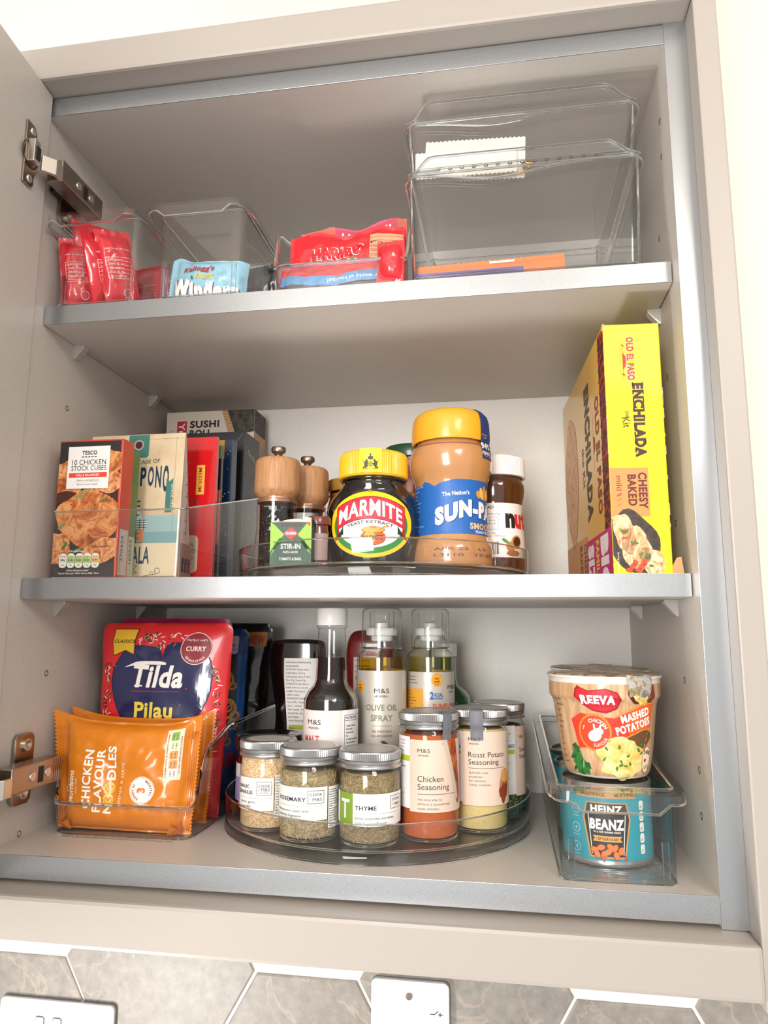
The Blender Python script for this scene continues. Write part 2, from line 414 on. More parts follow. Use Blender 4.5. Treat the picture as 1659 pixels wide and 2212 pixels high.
mk('cornice', MB().box(-318, 300, -24, DEP, ZT+19.5, 718), 'frame_paint', cab, bevel=3.0)
mk('pelmet', MB().box(-300, 300, -25, 20, -55.5, -21.3), 'frame_paint', cab, bevel=3.0)
mk('end_panel', MB().box(300, 318, -22, DEP, -62, 1000), 'frame_paint', cab, bevel=1.6)
mk('end_panel', MB().box(-318, -300, -1, DEP, -62, ZT+19), 'frame_paint', cab, bevel=1.0)
# peg holes
hole = None
def peg(x, y, z):
    global hole
    m = MB().lathe([(0.01, -0.9), (1.9, -0.9), (1.9, 0.05), (2.7, 0.12), (2.9, 0)], seg=16, mi=0)
    if hole is None:
        hole = mk('peg_hole', m, ['dark_hole', 'nickel'], cab); me = hole.data
        for p in me.polygons:
            p.material_index = 0 if (p.center.xy.length < 0.0021) else 1
        o = hole
    else: o = hole.copy(); COL.objects.link(o); o.parent = cab
    o.location = (x*S, y*S, z*S); o.rotation_euler = (0, pi/2 if x < 0 else -pi/2, 0)
for y, z in ((66, 395), (65.6, 139), (44.5, 3.2)): peg(-281.9, y, z)
for y, z in ((30.7, 616), (32, 583.4), (57.9, 522), (58.6, 394.3), (60.8, 268.6), (63.5, 141.4), (34.4, 77.4), (36.2, 44.0)): peg(281.9, y, z)
# clear shelf pegs: wedge bodies under the shelves
def wedge():
    m = MB(); top = [(0, -5.5), (11, -5.5), (11, 5.5), (0, 5.5)]
    vs = [(0, -5.5, 0), (11, -4.5, 0), (11, 4.5, 0), (0, 5.5, 0), (0, -5.5, -3), (11, -4.5, -2.5), (11, 4.5, -2.5), (0, 5.5, -3), (0, -4.5, -14), (1.8, -4, -14), (1.8, 4, -14), (0, 4.5, -14)]
    return m.add(vs, [(0, 1, 2, 3), (0, 4, 5, 1), (1, 5, 6, 2), (2, 6, 7, 3), (4, 8, 9, 5), (5, 9, 10, 6), (6, 10, 11, 7), (8, 11, 10, 9)])
pm('peg_plastic', '#dedad4', 0.2, trans=0.45)
w0 = None
for z in (Z1-18, Z2-18):
    for y in (74, 233):
        for sx in (-1, 1):
            if w0 is None: w0 = o = mk('shelf_peg', wedge(), 'peg_plastic', cab, bevel=0.5)
            else: o = w0.copy(); COL.objects.link(o); o.parent = cab
            o.location = (sx*281.95*S, y*S, (z-0.05)*S); o.rotation_euler = (0, 0, 0 if sx < 0 else pi)
# the open door and its hinges
ang = atan2(8.0, 89.0)
door = mk('cabinet_door', MB().box(-22, 0, -596, 0, -19, 683), 'board', cab, loc=(-276.0, -2.5, 0), rot=(0, 0, ang), bevel=1.0)
def door_local(y, z, x=0.0):     # point on the inner face of the door, in cabinet space
    return (-276.0+x*cos(ang)-y*sin(ang)*1.0, -2.5+x*sin(ang)+y*cos(ang), z)
def hinge(zc, rot=0):
    h = bpy.data.objects.new('hinge', None); COL.objects.link(h); h.parent = cab; h.location = (0, 0, zc*S)
    # cup flange on the door
    X0 = door_local(-31, 0)
    p = [(-8, -30), (4, -30), (8, -26), (8, -17), (13, -8), (13, 8), (8, 17), (8, 26), (4, 30), (-8, 30)]
    m = MB().prism([(a, b) for a, b in p], 0.1, 2.2, 'x'); fl = mk('cup_flange', m, 'nickel', h, loc=X0, rot=(0, 0, ang), bevel=0.6)
    m = MB().lathe([(12.0, 2.6), (12.6, 2.4), (12.2, 2.25), (10.2, 2.3), (9.4, .4), (0.01, .35)], seg=28)
    mk('cup', m, 'nickel_dark', h, loc=X0, rot=(0, pi/2, ang), smooth=50)
    for s in (-1, 1):
        m = MB().lathe([(0.01, 2.9), (1.6, 2.8), (3.0, 3.4), (3.6, 2.9), (3.7, 2.2)], seg=18)
        mk('screw', m, 'nickel_bright', h, loc=(X0[0], X0[1]+1, s*23), rot=(0, pi/2, ang), smooth=50)
    m = MB().box(2.2, 9, -5, 4, -9, 13); mk('damper', m, 'nickel_bright', h, loc=X0, rot=(0, 0, ang), bevel=0.8)
    mk('damper_button', MB().box(8.8, 10.2, -3, 3.4, -5, 7), 'black_plastic', h, loc=X0, rot=(0, 0, ang), bevel=0.6)
    # cranked arm from the cup to the carcass
    q = [(-264, -29), (-256, -22), (-253, -10), (-258.5, -8), (-260, -17), (-268, -24)]
    m = MB().prism([(-265, -27), (-262, -29), (-253.5, -20), (-253.5, -10), (-256.5, -10), (-257, -18)], -13, 2, 'z'); mk('cranked_arm', m, 'nickel_bright', h, bevel=0.7)
    m = MB().box(-270, -253.6, -11, 57, -12, 9); arm = mk('arm', m, 'nickel', h, bevel=1.2)
    m = MB().box(-279, -269.5, 8, 52, -9, 6); mk('arm_core', m, 'nickel_dark', h, bevel=0.6)
    mk('slot', MB().box(-253.7, -253.3, 23, 30, -8, 5), 'dark_hole', h)
    for y in (15, 36):
        m = MB().lathe([(0.01, .9), (1.8, .7), (2.6, 1.2), (3.6, .9), (3.8, .1)], seg=18)
        mk('screw', m, 'nickel_bright', h, loc=(-253.6, y, -1.5), rot=(0, pi/2, 0), smooth=50)
    for k in range(4): mk('groove', MB().box(-253.65, -253.45, 44+k*3, 44.6+k*3, -11, 8), 'nickel_dark', h)
    # wing mounting plate on the side panel
    m = MB().prism([(24, -26), (28, -30), (46, -30), (50, -26), (50, 26), (46, 30), (28, 30), (24, 26)], -281.9, -277.5, 'x')
    mk('mounting_plate', m, 'nickel', h, bevel=1.4)
    for s in (-1, 1):
        m = MB().lathe([(5.6, 0), (5.6, 2.2), (4.6, 2.6), (3.6, 2.2), (2.2, .8), (0.01, .6)], seg=20)
        mk('screw', m, 'nickel_bright', h, loc=(-277.6, 38, s*20), rot=(0, pi/2, 0), smooth=50)
    return h
hinge(600); hinge(59)
# ------------------------------------------------------------------ clear organiser bins
def dense(p, step=7.0):
    o = []
    for i in range(len(p)):
        a, b = p[i], p[(i+1) % len(p)]; n = max(1, int(math.hypot(b[0]-a[0], b[1]-a[1])/step))
        o += [(a[0]+(b[0]-a[0])*k/n, a[1]+(b[1]-a[1])*k/n) for k in range(n)]
    return o
def offset_path(p, d):
    n = len(p); o = []
    for i in range(n):
        a, b = p[i-1], p[(i+1) % n]; tx, ty = b[0]-a[0], b[1]-a[1]; L = math.hypot(tx, ty) or 1
        o.append((p[i][0]+ty/L*d, p[i][1]-tx/L*d))
    return o
def bin_body(w, d, r, hf, taper=3.0, t=2.0, wall='clear_plastic', parent=None, nz=4, rimr=1.6, rimm='clear_rim', flange=0, skirt=None, fl_front=None):
    """rounded rectangular tray: local x -w/2..w/2 at the top, y 0..d, front at y = 0"""
    top = dense(rrect(-w/2, w/2, 0, d, r, 6)); n = len(top)
    bot = [(x*(w/2-taper)/(w/2), (y-d/2)*(d/2-taper)/(d/2)+d/2) for x, y in top]
    ti, bi = offset_path(top, -t), offset_path(bot, -t)
    hmax = max(hf(x, y) for x, y in top)
    def ring(tp, bt, z0):
        o = []
        for j in range(nz+1):
            for i in range(n):
                h = hf(*top[i]); z = z0+(h-z0)*j/nz; k = z/hmax
                o.append((bt[i][0]+(tp[i][0]-bt[i][0])*k, bt[i][1]+(tp[i][1]-bt[i][1])*k, z))
        return o
    A = ring(top, bot, 0.0); B = ring(ti, bi, t); m = MB()
    q = [(j*n+i, j*n+(i+1) % n, (j+1)*n+(i+1) % n, (j+1)*n+i) for j in range(nz) for i in range(n)]
    m.add(A, q+[tuple(range(n))[::-1]]); m.add(B, [f[::-1] for f in q]+[tuple(range(n))])
    body = mk('body', m, wall, parent, smooth=35)
    rp = []
    for i in range(n):
        a, b = A[nz*n+i], B[nz*n+i]; rp.append(((a[0]+b[0])/2, (a[1]+b[1])/2, a[2]))
    if not flange:
        mk('rim', MB().tube(rp, rimr, 8, True), rimm, parent, smooth=True)
    else:
        fp = offset_path([(p[0], p[1]) for p in rp], flange)
        if fl_front: fp = [(x, y-(fl_front-flange)*sm((8-y)/12)) for x, y in fp]
        hz = [p[2] for p in rp]; sk = [skirt(x, y) for x, y in fp]; m = MB()
        R0 = [(x, y, z+.6) for x, y, z in rp]; R1 = [(x, y, z+.6) for (x, y), z in zip(fp, hz)]
        R2 = [(x, y, z-s) for (x, y), z, s in zip(offset_path(fp, .5), hz, sk)]; R3 = [(x, y, z-1.2) for (x, y), z in zip(offset_path(fp, -1.6), hz)]
        R4 = [(x, y, z-s) for (x, y), z, s in zip(offset_path(fp, -1.4), hz, sk)]; R5 = [(x, y, z-1.2) for x, y, z in rp]
        m.add(R0+R1+R2+R4+R3+R5, [(k*n+i, k*n+(i+1) % n, (k+1)*n+(i+1) % n, (k+1)*n+i) for k in range(5) for i in range(n)])
        mk('rim', m, wall, parent, smooth=35)
        mk('rim_bead', MB().tube(R2, .9, 6, True), rimm, parent, smooth=True)
        mk('inner_bead', MB().tube([(x, y, z) for x, y, z in rp], 1.2, 6, True), rimm, parent, smooth=True)
    mk('base_edge', MB().tube([(x, y, .9) for x, y in bot], .9, 6, True), rimm, parent, smooth=True)
    return body
def scoop_h(x, y): return 27+48*sm((y-5)/26)+14*sm((y-25)/60)+4*sm((y-80)/150)
def scoop_bin(label, loc, rot=0, w=131, tp=4):
    t = thing('storage_bin', label, 'storage bin', loc, (0, 0, rot), 'clear plastic organiser bins')
    bin_body(w, 245, 13, scoop_h, tp, parent=t, rimr=2.0)
    # row of ribs across the floor and beaded base front
    m = MB()
    for k in range(30): m.lathe([(0.01, .9), (1.6, .6), (1.6, -.0), (0.01, 0)], cx=-50+k*3.45, cy=1.5, seg=8)
    mk('base_ribs', m, 'clear_rim', t, smooth=True, loc=(0, 3, 0.05))
    return t
scoop_bin('low fronted clear bin holding orange noodle packets and the red rice pouch', (-196.5, 50, 0.1), 0, 146, 9)
scoop_bin('low fronted clear bin of red sweet bags in the middle of the top shelf', (-1.5, 24, Z1+.1))
def skirt_narrow(x, y): return 6.5+6.5*sm((34-abs(x))/6)*(1 if y < 2 else 0)
def narrow_bin(label, loc, h0, h1, d=240, ribs=False):
    t = thing('storage_bin', label, 'storage bin', loc, (0, 0, 0), 'clear plastic organiser bins')
    bin_body(85, d, 8, lambda x, y: h0+(h1-h0)*max(0, y)/d, 1.5, parent=t, flange=7, fl_front=19, skirt=skirt_narrow)
    if ribs:
        m = MB()
        for k in range(12): m.box(-36, 36, 9+k*4.2, 10+k*4.2, 2.0, 2.35)
        mk('floor_ribs', m, 'clear_rim', t, kind='stuff')
    for s in (-1, 1):      # short raised corner ribs near the base
        mk('corner_rib', MB().rbox(s*33-2.4, s*33+2.4, -.9, .9, 1, 30, .8), 'clear_rim', t, loc=(0, 2.2, 0))
    return t
narrow_bin('narrow clear bin with red wafer packets, first on the left of the top shelf', (-231.5, 18, Z1+.1), 82, 82)
narrow_bin('narrow clear bin with the pale blue snack packet on the top shelf', (-129, 18, Z1+.1), 82, 82)
narrow_bin('narrow clear bin holding blue bean tins and potato pots', (217.5, 12, 0.1), 66, 88, 262, True)
# straight sided bin in the middle shelf
t = thing('storage_bin', 'straight sided clear bin of boxes and sachets on the middle shelf', 'storage bin', (-203, 31, Z2+.1), (0, 0, 0), 'clear plastic organiser bins')
bin_body(133, 216, 7, lambda x, y: 61.5+46*max(0, min(y, 205))/205, 3, parent=t, wall='smoke_plastic', rimr=0.9)
# two stacked drawers with raised collars
def collar_bin(label, loc, h, hc, holes=False):
    t = thing('storage_box', label, 'storage box', loc, (0, 0, 0), 'stacked clear boxes')
    w, d = 200, 250
    def wav(x, y):
        return 5+(7.5*math.exp(-((x+22)/42)**2)-1.0*math.exp(-((x-62)/30)**2) if y < 4 else 0)
    bin_body(w, d, 9, lambda x, y: h, 3, parent=t, flange=3.0, skirt=wav, fl_front=5)
    m = MB(); o = []
    pts = [(-100, 0), (-96, 1), (-91, 5), (-87, hc*.6), (-82, hc*.93), (-76, hc), (66, hc), (76, hc*.97), (82, hc*.72), (88, hc*.38), (94, 3.5), (100, .5)]
    for k, (x, z) in enumerate(pts): o.append((x, 1.5+z*.12, h+z))
    lo = [(x, 1.5, h) for x, z in pts]; n = len(pts)
    m.add(o+lo, [(i, i+1, n+i+1, n+i) for i in range(n-1)]); m.add([(x, y+1.6, z) for x, y, z in o+lo], [(i, n+i, n+i+1, i+1) for i in range(n-1)])
    mk('collar', m, 'clear_plastic', t)
    mk('collar_bead', MB().tube(o, 1.5, 6), 'clear_rim', t, smooth=True)
    for sx in (-1, 1):
        for sy in (3.2, 247.5): mk('corner_edge', MB().tube([(sx*95, sy+2.5 if sy < 9 else sy-3, 1), (sx*97.5, sy, h-2)], 1.1, 6), 'clear_rim', t, smooth=True)
    for s in (-1, 1): mk('stacking_foot', MB().rbox(s*82-10, s*82+10, 3, 6, -3.8, 0, 1.2), 'clear_rim', t)
    if holes:
        m = MB()
        for k in range(16): m.lathe([(2.0, 0), (2.0, .5), (1.2, .5), (1.2, 0)], cx=-72+k*10.6, cy=7, seg=10)
        mk('drain_holes', m, 'nickel_dark', t, loc=(0, 0, 2.2))
    return t
collar_bin('tall clear box at the bottom of the stack on the top shelf', (163, 22, Z1+3.9), 98, 18)
collar_bin('shallow clear box on top of the stack near the cabinet ceiling', (162, 22, Z1+3.9+98+5.2), 46, 22, True)

# ------------------------------------------------------------------ turntables
def turntable(label, cx, cy, z):
    t = thing('turntable', label, 'turntable', (cx, cy, z), group='clear round turntables')
    mk('base', MB().lathe([(60, 0), (143, 0), (144.6, .8), (144.8, 3), (144.2, 7.2), (142.5, 8), (60, 8)], seg=96), 'smoke_plastic', t, smooth=35)
    mk('base_rim', MB().tube([(144.2*cos(2*pi*i/96), 144.2*sin(2*pi*i/96), 1.2) for i in range(96)], 1.1, 6, True), 'clear_rim', t, smooth=True)
    mk('tray', MB().lathe([(0.01, 8.6), (141.5, 8.6), (143.6, 9.6), (144.6, 12), (145.2, 31), (144.5, 31.6), (143.7, 31), (143.0, 13), (142, 10.8), (0.01, 10.6)], seg=96), 'smoke_plastic', t, smooth=35)
    mk('tray_edge', MB().tube([(142.6*cos(2*pi*i/96), 142.6*sin(2*pi*i/96), 10.6) for i in range(96)], 1.0, 6, True), 'clear_rim', t, smooth=True)
    mk('tray_rim', MB().tube([(144.5*cos(2*pi*i/96), 144.5*sin(2*pi*i/96), 31.2) for i in range(96)], .7, 6, True), 'clear_rim', t, smooth=True)
    return t
turntable('clear round turntable crowded with seasoning jars on the cabinet floor', 15.6, 162, 0.1)
turntable('clear round turntable with spreads and pepper mills on the middle shelf', 20, 162, Z2+.1)
TT = 10.9

# ------------------------------------------------------------------ soft packets
def packet(w, h, t, seal='tb', sw=8, amp=1.2, ns=0.03, seed=1, p=4.0, zig=1.6, zn=None, sag=0.0, nu=36, nv=36, ears=0.0, foot=0.0):
    """closed pillow: x -w/2..w/2, z 0..h, thickness along y; returns mesh and the map onto its front"""
    sx = sw if 'l' in seal else 2.0; sz = sw if 't' in seal else 2.0
    def core(u, v):
        X = (u*w-w/2)/(w/2-sx); Zz = (v*h-h/2)/(h/2-sz)
        if abs(X) >= 1 or abs(Zz) >= 1: return 0.0
        return (1-abs(X)**p)**.55*(1-abs(Zz)**p)**.55
    def pos(u, v, side, off=0.0):
        x = (u-.5)*w; z = v*h; c = core(u, v)
        n1 = noise.noise(Vector((x*ns, z*ns, seed*7.3+side*2))); n2 = noise.noise(Vector((x*ns*3, z*ns*3, seed*3.1+side)))
        rg = abs(noise.noise(Vector((x*ns*1.6+4, z*ns*1.6, seed*5.7+side))))
        cr = amp*(n1+.5*n2-1.3*rg)
        th = t/2*c*(1+foot*(1-v)**2)+max(0, c)*cr+.25
        y = side*th+sag*(v-.5)**2*4*6
        if c == 0:
            y += side*.0+amp*.8*noise.noise(Vector((x*ns*2, z*ns*2, seed*1.9)))*1.0
        # zigzag cut ends and ears
        if 't' in seal and (v < 1e-6 or v > 1-1e-6):
            k = int(round(u*nu)); z += (zig if k % 2 else 0)*(1 if v > .5 else -1)
        if 'l' in seal and (u < 1e-6 or u > 1-1e-6):
            k = int(round(v*nv)); x += (zig if k % 2 else 0)*(1 if u > .5 else -1)
        if ears: z += ears*abs(2*u-1)**4*(v**2)
        x *= 1-0.03*c*(1 if 't' in seal else 0)
        return (x, y+side*off, z)
    m = MB(); m.grid(lambda u, v: pos(u, v, -1), nu, nv); m.grid(lambda u, v: pos(u, v, 1), nu, nv, flip=True)
    # close the edges
    W_ = nv+1; off = (nu+1)*W_; e = []
    for i in range(nu): e += [(i*W_, (i+1)*W_, off+(i+1)*W_, off+i*W_)[::-1], (i*W_+nv, (i+1)*W_+nv, off+(i+1)*W_+nv, off+i*W_+nv)]
    for j in range(nv): e += [(j, j+1, off+j+1, off+j), (nu*W_+j, nu*W_+j+1, off+nu*W_+j+1, off+nu*W_+j)[::-1]]
    m.f += e; m.m += [0]*len(e); G0 = list(m.v)
    def mp(x, z, o):          # bilinear on the very grid of the front sheet, so print stays just above it
        a, b = max(0, min(nu-1e-6, (x/w+.5)*nu)), max(0, min(nv-1e-6, z/h*nv)); i, j = int(a), int(b); a -= i; b -= j
        q = [G0[k] for k in (i*(nv+1)+j, (i+1)*(nv+1)+j, i*(nv+1)+j+1, (i+1)*(nv+1)+j+1)]
        r = [(q[0][d]*(1-a)+q[1][d]*a)*(1-b)+(q[2][d]*(1-a)+q[3][d]*a)*b for d in range(3)]
        return (r[0], r[1]-o-.18, r[2])
    return m, mp
# ------------------------------------------------------------------ printed and food materials
pm('alu_lid', '#b9b9b9', 0.3, 0.9); pm('alu_top', '#b4b3b1', 0.4, 0.6); pm('paper_label', '#ecebe7', 0.45, coat=0.15)
pm('peach_label', '#dbc3b2', 0.5); pm('grey_tape', '#6b6d74', 0.45); pm('stone_label', '#cfc8bd', 0.35, 0.25)
pm('white_cap', '#eeecea', 0.3, coat=0.3)
ramp_mat('thyme_leaf', [(0.3, '#4a3d2a'), (0.45, '#85734f'), (0.6, '#a3926b'), (0.75, '#6a5a3a')], (700, 700, 500), 0.8, kind='noise', detail=8, dist=3, bump=0.5, nrough=.8)
ramp_mat('rosemary_leaf', [(0.3, '#5c5138'), (0.45, '#97886a'), (0.6, '#bcae8c'), (0.72, '#7b6d4c')], (500, 500, 350), 0.8, kind='noise', detail=8, dist=4, bump=0.5, nrough=.8)
ramp_mat('garlic_granules', [(0.2, '#b98f62'), (0.5, '#d9b68a'), (0.9, '#ecd2ab')], (1300, 1300, 1300), 0.85, kind='cell', bump=0.3)
ramp_mat('chicken_rub', [(0.25, '#8a3a14'), (0.5, '#bd5a26'), (0.8, '#cf7440')], (1200, 1200, 1200), 0.85, detail=6, bump=0.3, nrough=.8)
ramp_mat('potato_rub', [(0.2, '#3d3423'), (0.3, '#c9ae6e'), (0.6, '#dfca8e'), (0.9, '#efe0ae')], (520, 520, 520), 0.85, detail=8, bump=0.3, nrough=.85)
ramp_mat('steak_rub', [(0.3, '#27301a'), (0.5, '#5a6138'), (0.7, '#8d9165'), (0.85, '#3a4022')], (700, 700, 700), 0.85, kind='cell', bump=0.3)
SIG = 'COOK with M&S'
def spice_jar(name, label, x, y, h, R, fill, content, lr=None, lid_art=None):
    t = thing(name, label, 'jar', (x, y, TT), group='glass seasoning jars on the lower turntable'); hg = h-13; lr = lr or R+.7
    g = MB().lathe([(0.01, .3), (R-3.5, .2), (R-1, .8), (R, 3), (R, hg-7), (R-.6, hg-4), (R-2.2, hg-1.5), (R-2.6, hg+4)], seg=48)
    mk('glass_body', g, 'glass', t, smooth=40)
    mk('base_ring', MB().tube([((R-2)*cos(2*pi*i/40), (R-2)*sin(2*pi*i/40), 1.2) for i in range(40)], 1.1, 6, True), 'clear_rim', t, smooth=True)
    c = MB().lathe([(0.01, 3), (R-3, 3), (R-1.5, 5), (R-1.5, fill-2), (R-4, fill+1), (0.01, fill+2.4)], seg=40)
    mk('seasoning', c, content, t, smooth=40)
    k = MB().lathe([(lr-2, h-13.4), (lr-.4, h-13.6), (lr, h-12.8), (lr-.2, h-11.6), (lr-1.3, h-10.6), (lr-.4, h-9.4), (lr-.3, h-7.8), (lr-1.2, h-7.2)], seg=60)
    k.lathe([(lr-1.2, h-7.2), (lr-.5, h-6.8), (lr-.3, h-2.4), (lr-.6, h-1.4)], seg=180, rfun=lambda r, z, a: r+(.35 if round(a/(2*pi)*180) % 2 else -.25))
    k.lathe([(lr-.6, h-1.4), (lr-.9, h-.5), (lr-2, h-.1), (lr-3.5, h-.2), (lr-4.5, h-.6), (0.01, h-.6)], seg=60)
    lid = mk('lid', k, 'alu_lid', t, smooth=40)
    a = Art(); a.ell(0, 0, lr-5, lr-5, 'alu_top', 1, n=48); a.ring(0, 0, lr-5.3, lr-5, '#9b9a98', 2, n=60)
    if lid_art: lid_art(a)
    a.build('lid_print', lid, lambda u, v, o: (u, v, h-.6+o*.5))
    return t
def needles(parent, R, z0, z1, n, L, cols, seed, w=.35):
    rr = random.Random(seed); m = MB()
    for k in range(n):
        top = k < n*.16; an = rr.uniform(0, 2*pi); l = L*rr.uniform(.6, 1.3)/2; q = rr.gauss(0, .8) if not top else rr.uniform(-.3, .3)
        if top: r = R*sqrt(rr.random()); c = Vector((r*cos(an), r*sin(an), z1+rr.uniform(-1, 1.2)))
        else: c = Vector(((R-rr.random()**2*.8)*cos(an), (R-rr.random()**2*.8)*sin(an), rr.uniform(z0, z1)))
        tg = Vector((-sin(an), cos(an), 0)); d = (tg*cos(q)+Vector((0, 0, 1))*sin(q)).normalized(); nr = Vector((cos(an), sin(an), .0 if not top else 1)).normalized(); s_ = d.cross(nr).normalized()*w
        a, b = c-d*l, c+d*l; h = nr*w*.8
        m.add([tuple(a), tuple(c+s_), tuple(c+h), tuple(c-s_), tuple(b)], [(0, 1, 2), (0, 2, 3), (4, 2, 1), (4, 3, 2)], rr.choice(range(len(cols))))
    return mk('dried_leaves', m, cols, parent, kind='stuff')
def micro(a, x, y0, y1, rows, h, c='#4a4a4c', sx=.8, bold=.0):
    dy = (y0-y1)/max(1, len(rows)-1)
    for i, r in enumerate(rows): a.text(r, x, y0-i*dy, h, c, 3, 'l', sx, bold)
def cook_box(a, x, y, w, h, food=False):
    a.frame(x, y, x+w, y+h, .35, '#3b3c3f', 3)
    a.text('COOK', x+w/2, y+h*.60, h*.2, '#3b3c3f', 3, width=w*.78, bold=.01)
    a.text('with', x+w*.15, y+h*(.24 if not food else .30), h*.1, '#3b3c3f', 3, rot=90, sx=.8, al='l')
    a.text('M&S', x+w*.58, y+h*(.2 if not food else .3), h*.24, '#3b3c3f', 3, width=w*.58)
    if food: a.text('-FOOD-', x+w*.5, y+h*.1, h*.12, '#3b3c3f', 3, width=w*.7)
def dots(a, x0, x1, y, c='#3b3c3f', d=.75):
    x = x0
    while x < x1: a.ell(x, y, .2, .2, c, 3, n=6); x += d
def facing(x, y): return math.degrees(atan2(CAMP[0]-x, y-CAMP[1]))
# thyme
x, y = 27.2, 52
t = spice_jar('thyme_jar', 'glass jar of dried thyme with a green T on its label', x, y, 72.5, 25.2, 54, 'thyme_leaf', 26, lambda a: a.text('thyme', 0, -1, 2, '#8a8986', 3, rot=20))
a = Art(); Y0, Y1 = 16.5, 40.8
a.rect(-38, Y0, 36, Y1, 'paper_label', 1); a.rect(-31, Y0, -14, Y1, '#7a9a2e', 2); a.text('T', -22, Y0+5, 14.5, '#f4f4ee', 3, width=9.5, bold=.01)
a.text('THYME', -12, Y0+12.2, 3.1, '#2e2f31', 3, 'l', width=17.5, bold=.02); dots(a, -12, 26, Y0+9.6)
a.text('boost casseroles and stews', -12, Y0+5.2, 2.0, '#3b3c3f', 3, 'l', width=33, skew=.2); a.text('with fragrant flavour', -12, Y0+1.4, 2.0, '#3b3c3f', 3, 'l', width=26, skew=.2)
cook_box(a, 18, Y0+12.5, 13, 9.5)
a.build('label', t, M_cyl(25.35, 0, facing(x, y)), step=2.5)
needles(t, 23.9, 4, 53.5, 5200, 4.2, ['#8a7350', '#a88f66', '#5f4a30', '#77663e', '#bda684'], 1, .3)
# rosemary
x, y = -25, 57
t = spice_jar('rosemary_jar', 'glass jar of dried rosemary needles with a white label, in front of the vinegar', x, y, 73.0, 25.2, 53, 'rosemary_leaf', 26, lambda a: a.text('rosemary', 0, 6, 2.2, '#7a7975', 3, rot=4))
a = Art(); Y0, Y1 = 17.5, 43
a.rect(-38, Y0, 15.2, Y1, 'paper_label', 1); a.text('ROSEMARY', -31, Y0+14.5, 3.1, '#2e2f31', 3, 'l', width=28, bold=.02); dots(a, -30, 12, Y0+11)
a.text('enhance your roasts with', -33, Y0+6.3, 2.0, '#3b3c3f', 3, 'l', width=32, skew=.2); a.text('wonderful fragrance', -33, Y0+2.6, 2.0, '#3b3c3f', 3, 'l', width=26, skew=.2)
cook_box(a, -1.5, Y0+13, 13.3, 9.8)
a.rect(16.2, Y0-7, 40, Y1-.5, '#f1f0ee', 2)
micro(a, 17, Y1-3.5, Y0-2, ['dried rosemary', 'STORAGE For Best', 'Before End, see base', 'of jar. Store in a cool,', 'dry place, away from', 'Product of more than one', 'country. Packed in the UK', 'SC6330', 'Marks and Spencer', 'PO Box 3339', 'CH99 9QS UK', 'M&S (Ireland) Ltd', 'PO Box 13208', 'Dublin 2 Ireland'], 1.15, '#3b3c3f', bold=.015)
a.text('22g', 17, Y0-5.8, 2.4, '#2e2f31', 3, 'l', .9)
a.build('label', t, M_cyl(25.35, 0, facing(x, y)), step=2.5)
needles(t, 23.9, 4, 52.5, 3600, 7.5, ['#ab936a', '#cbb68c', '#806a48', '#958458'], 2, .42)
# garlic
x, y = -69.5, 80
t = spice_jar('garlic_jar', 'glass jar of pale garlic granules, leftmost on the lower turntable', x, y, 74.0, 24.3, 60, 'garlic_granules', 25.4, lambda a: (a.ell(0, 0, 18, 18, '#bdbab6', 2, n=40), a.text('GARLIC GRANULES', 0, -2, 2.2, '#7a7975', 3, rot=4)))
a = Art(); Y0, Y1 = 17.5, 44
a.rect(-38, Y0, -30, Y1, '#a9a0bf', 2); a.rect(-38, Y0, 5.4, Y1, 'paper_label', 1)
a.text('GARLIC', -29.5, Y0+18, 2.7, '#2e2f31', 3, 'l', width=13, bold=.02); a.text('GRANULES', -30.5, Y0+13.2, 2.9, '#2e2f31', 3, 'l', width=17.5, bold=.02); dots(a, -28, 4, Y0+10.2)
a.text('classic garlic', -27, Y0+6, 2.0, '#3b3c3f', 3, 'l', width=17, skew=.2); a.text('in any dish', -27, Y0+2.4, 2.0, '#3b3c3f', 3, 'l', width=12, skew=.2)
cook_box(a, -9, Y0+12.8, 12.5, 10.6, True)
a.rect(6.4, Y0-6, 30, Y1+2, '#f1f0ee', 2)
micro(a, 7, Y1, Y0-5, ['dried garlic', 'STORAGE', 'Best Before', 'End, store', 'in a cool', 'from light', 'Product of', 'country', 'the UK', '(c) Marks', 'PO Box 3339', 'UK', 'M&S Ltd', 'PO Box', 'Rinse'], 1.2, '#3b3c3f', bold=.015)
a.build('label', t, M_cyl(24.45, 0, facing(x, y)), step=2.5)
# tall seasoning jars
def qr_none(): pass
def tall_jar(name, label, x, y, content, R, fill, art, tape=None):
    t = spice_jar(name, label, x, y, 101.5, R, fill, content, R+.9)
    a = Art(); art(a); mp = M_cyl(R+.15, 0, facing(x, y)); a.build('label', t, mp, step=2.5)
    if tape:
        u0, u1 = tape; A0 = radians(facing(x, y)); m = MB(); n = 6
        prof = [(R+.45, 76), (R+.45, 85), (R+1.35, 88.5), (R+1.4, 95), (R+1.2, 100.3), (R-.8, 101.7), (R-9, 101.9)]
        m.grid(lambda s, v: (lambda r, z, an: (r*sin(an), -r*cos(an), z))(*interp2(prof, v), A0+(u0+(u1-u0)*s)/R), n, 18)
        mk('seal_tape', m, 'grey_tape', t, smooth=40)
    return t
def interp2(p, v):
    k = v*(len(p)-1); i = min(int(k), len(p)-2); f = k-i
    return (p[i][0]+(p[i+1][0]-p[i][0])*f, p[i][1]+(p[i+1][1]-p[i][1])*f)
pm('leaf_green', '#4d6b2c', 0.6); ramp_mat('spoon_wood', [(0.3, '#8d5430'), (0.7, '#bb8255')], (200, 200, 60), 0.6)
ramp_mat('chilli_mix', [(0.3, '#5b2a16'), (0.5, '#a14420'), (0.7, '#c97a3c')], (260, 260, 120), 0.6)
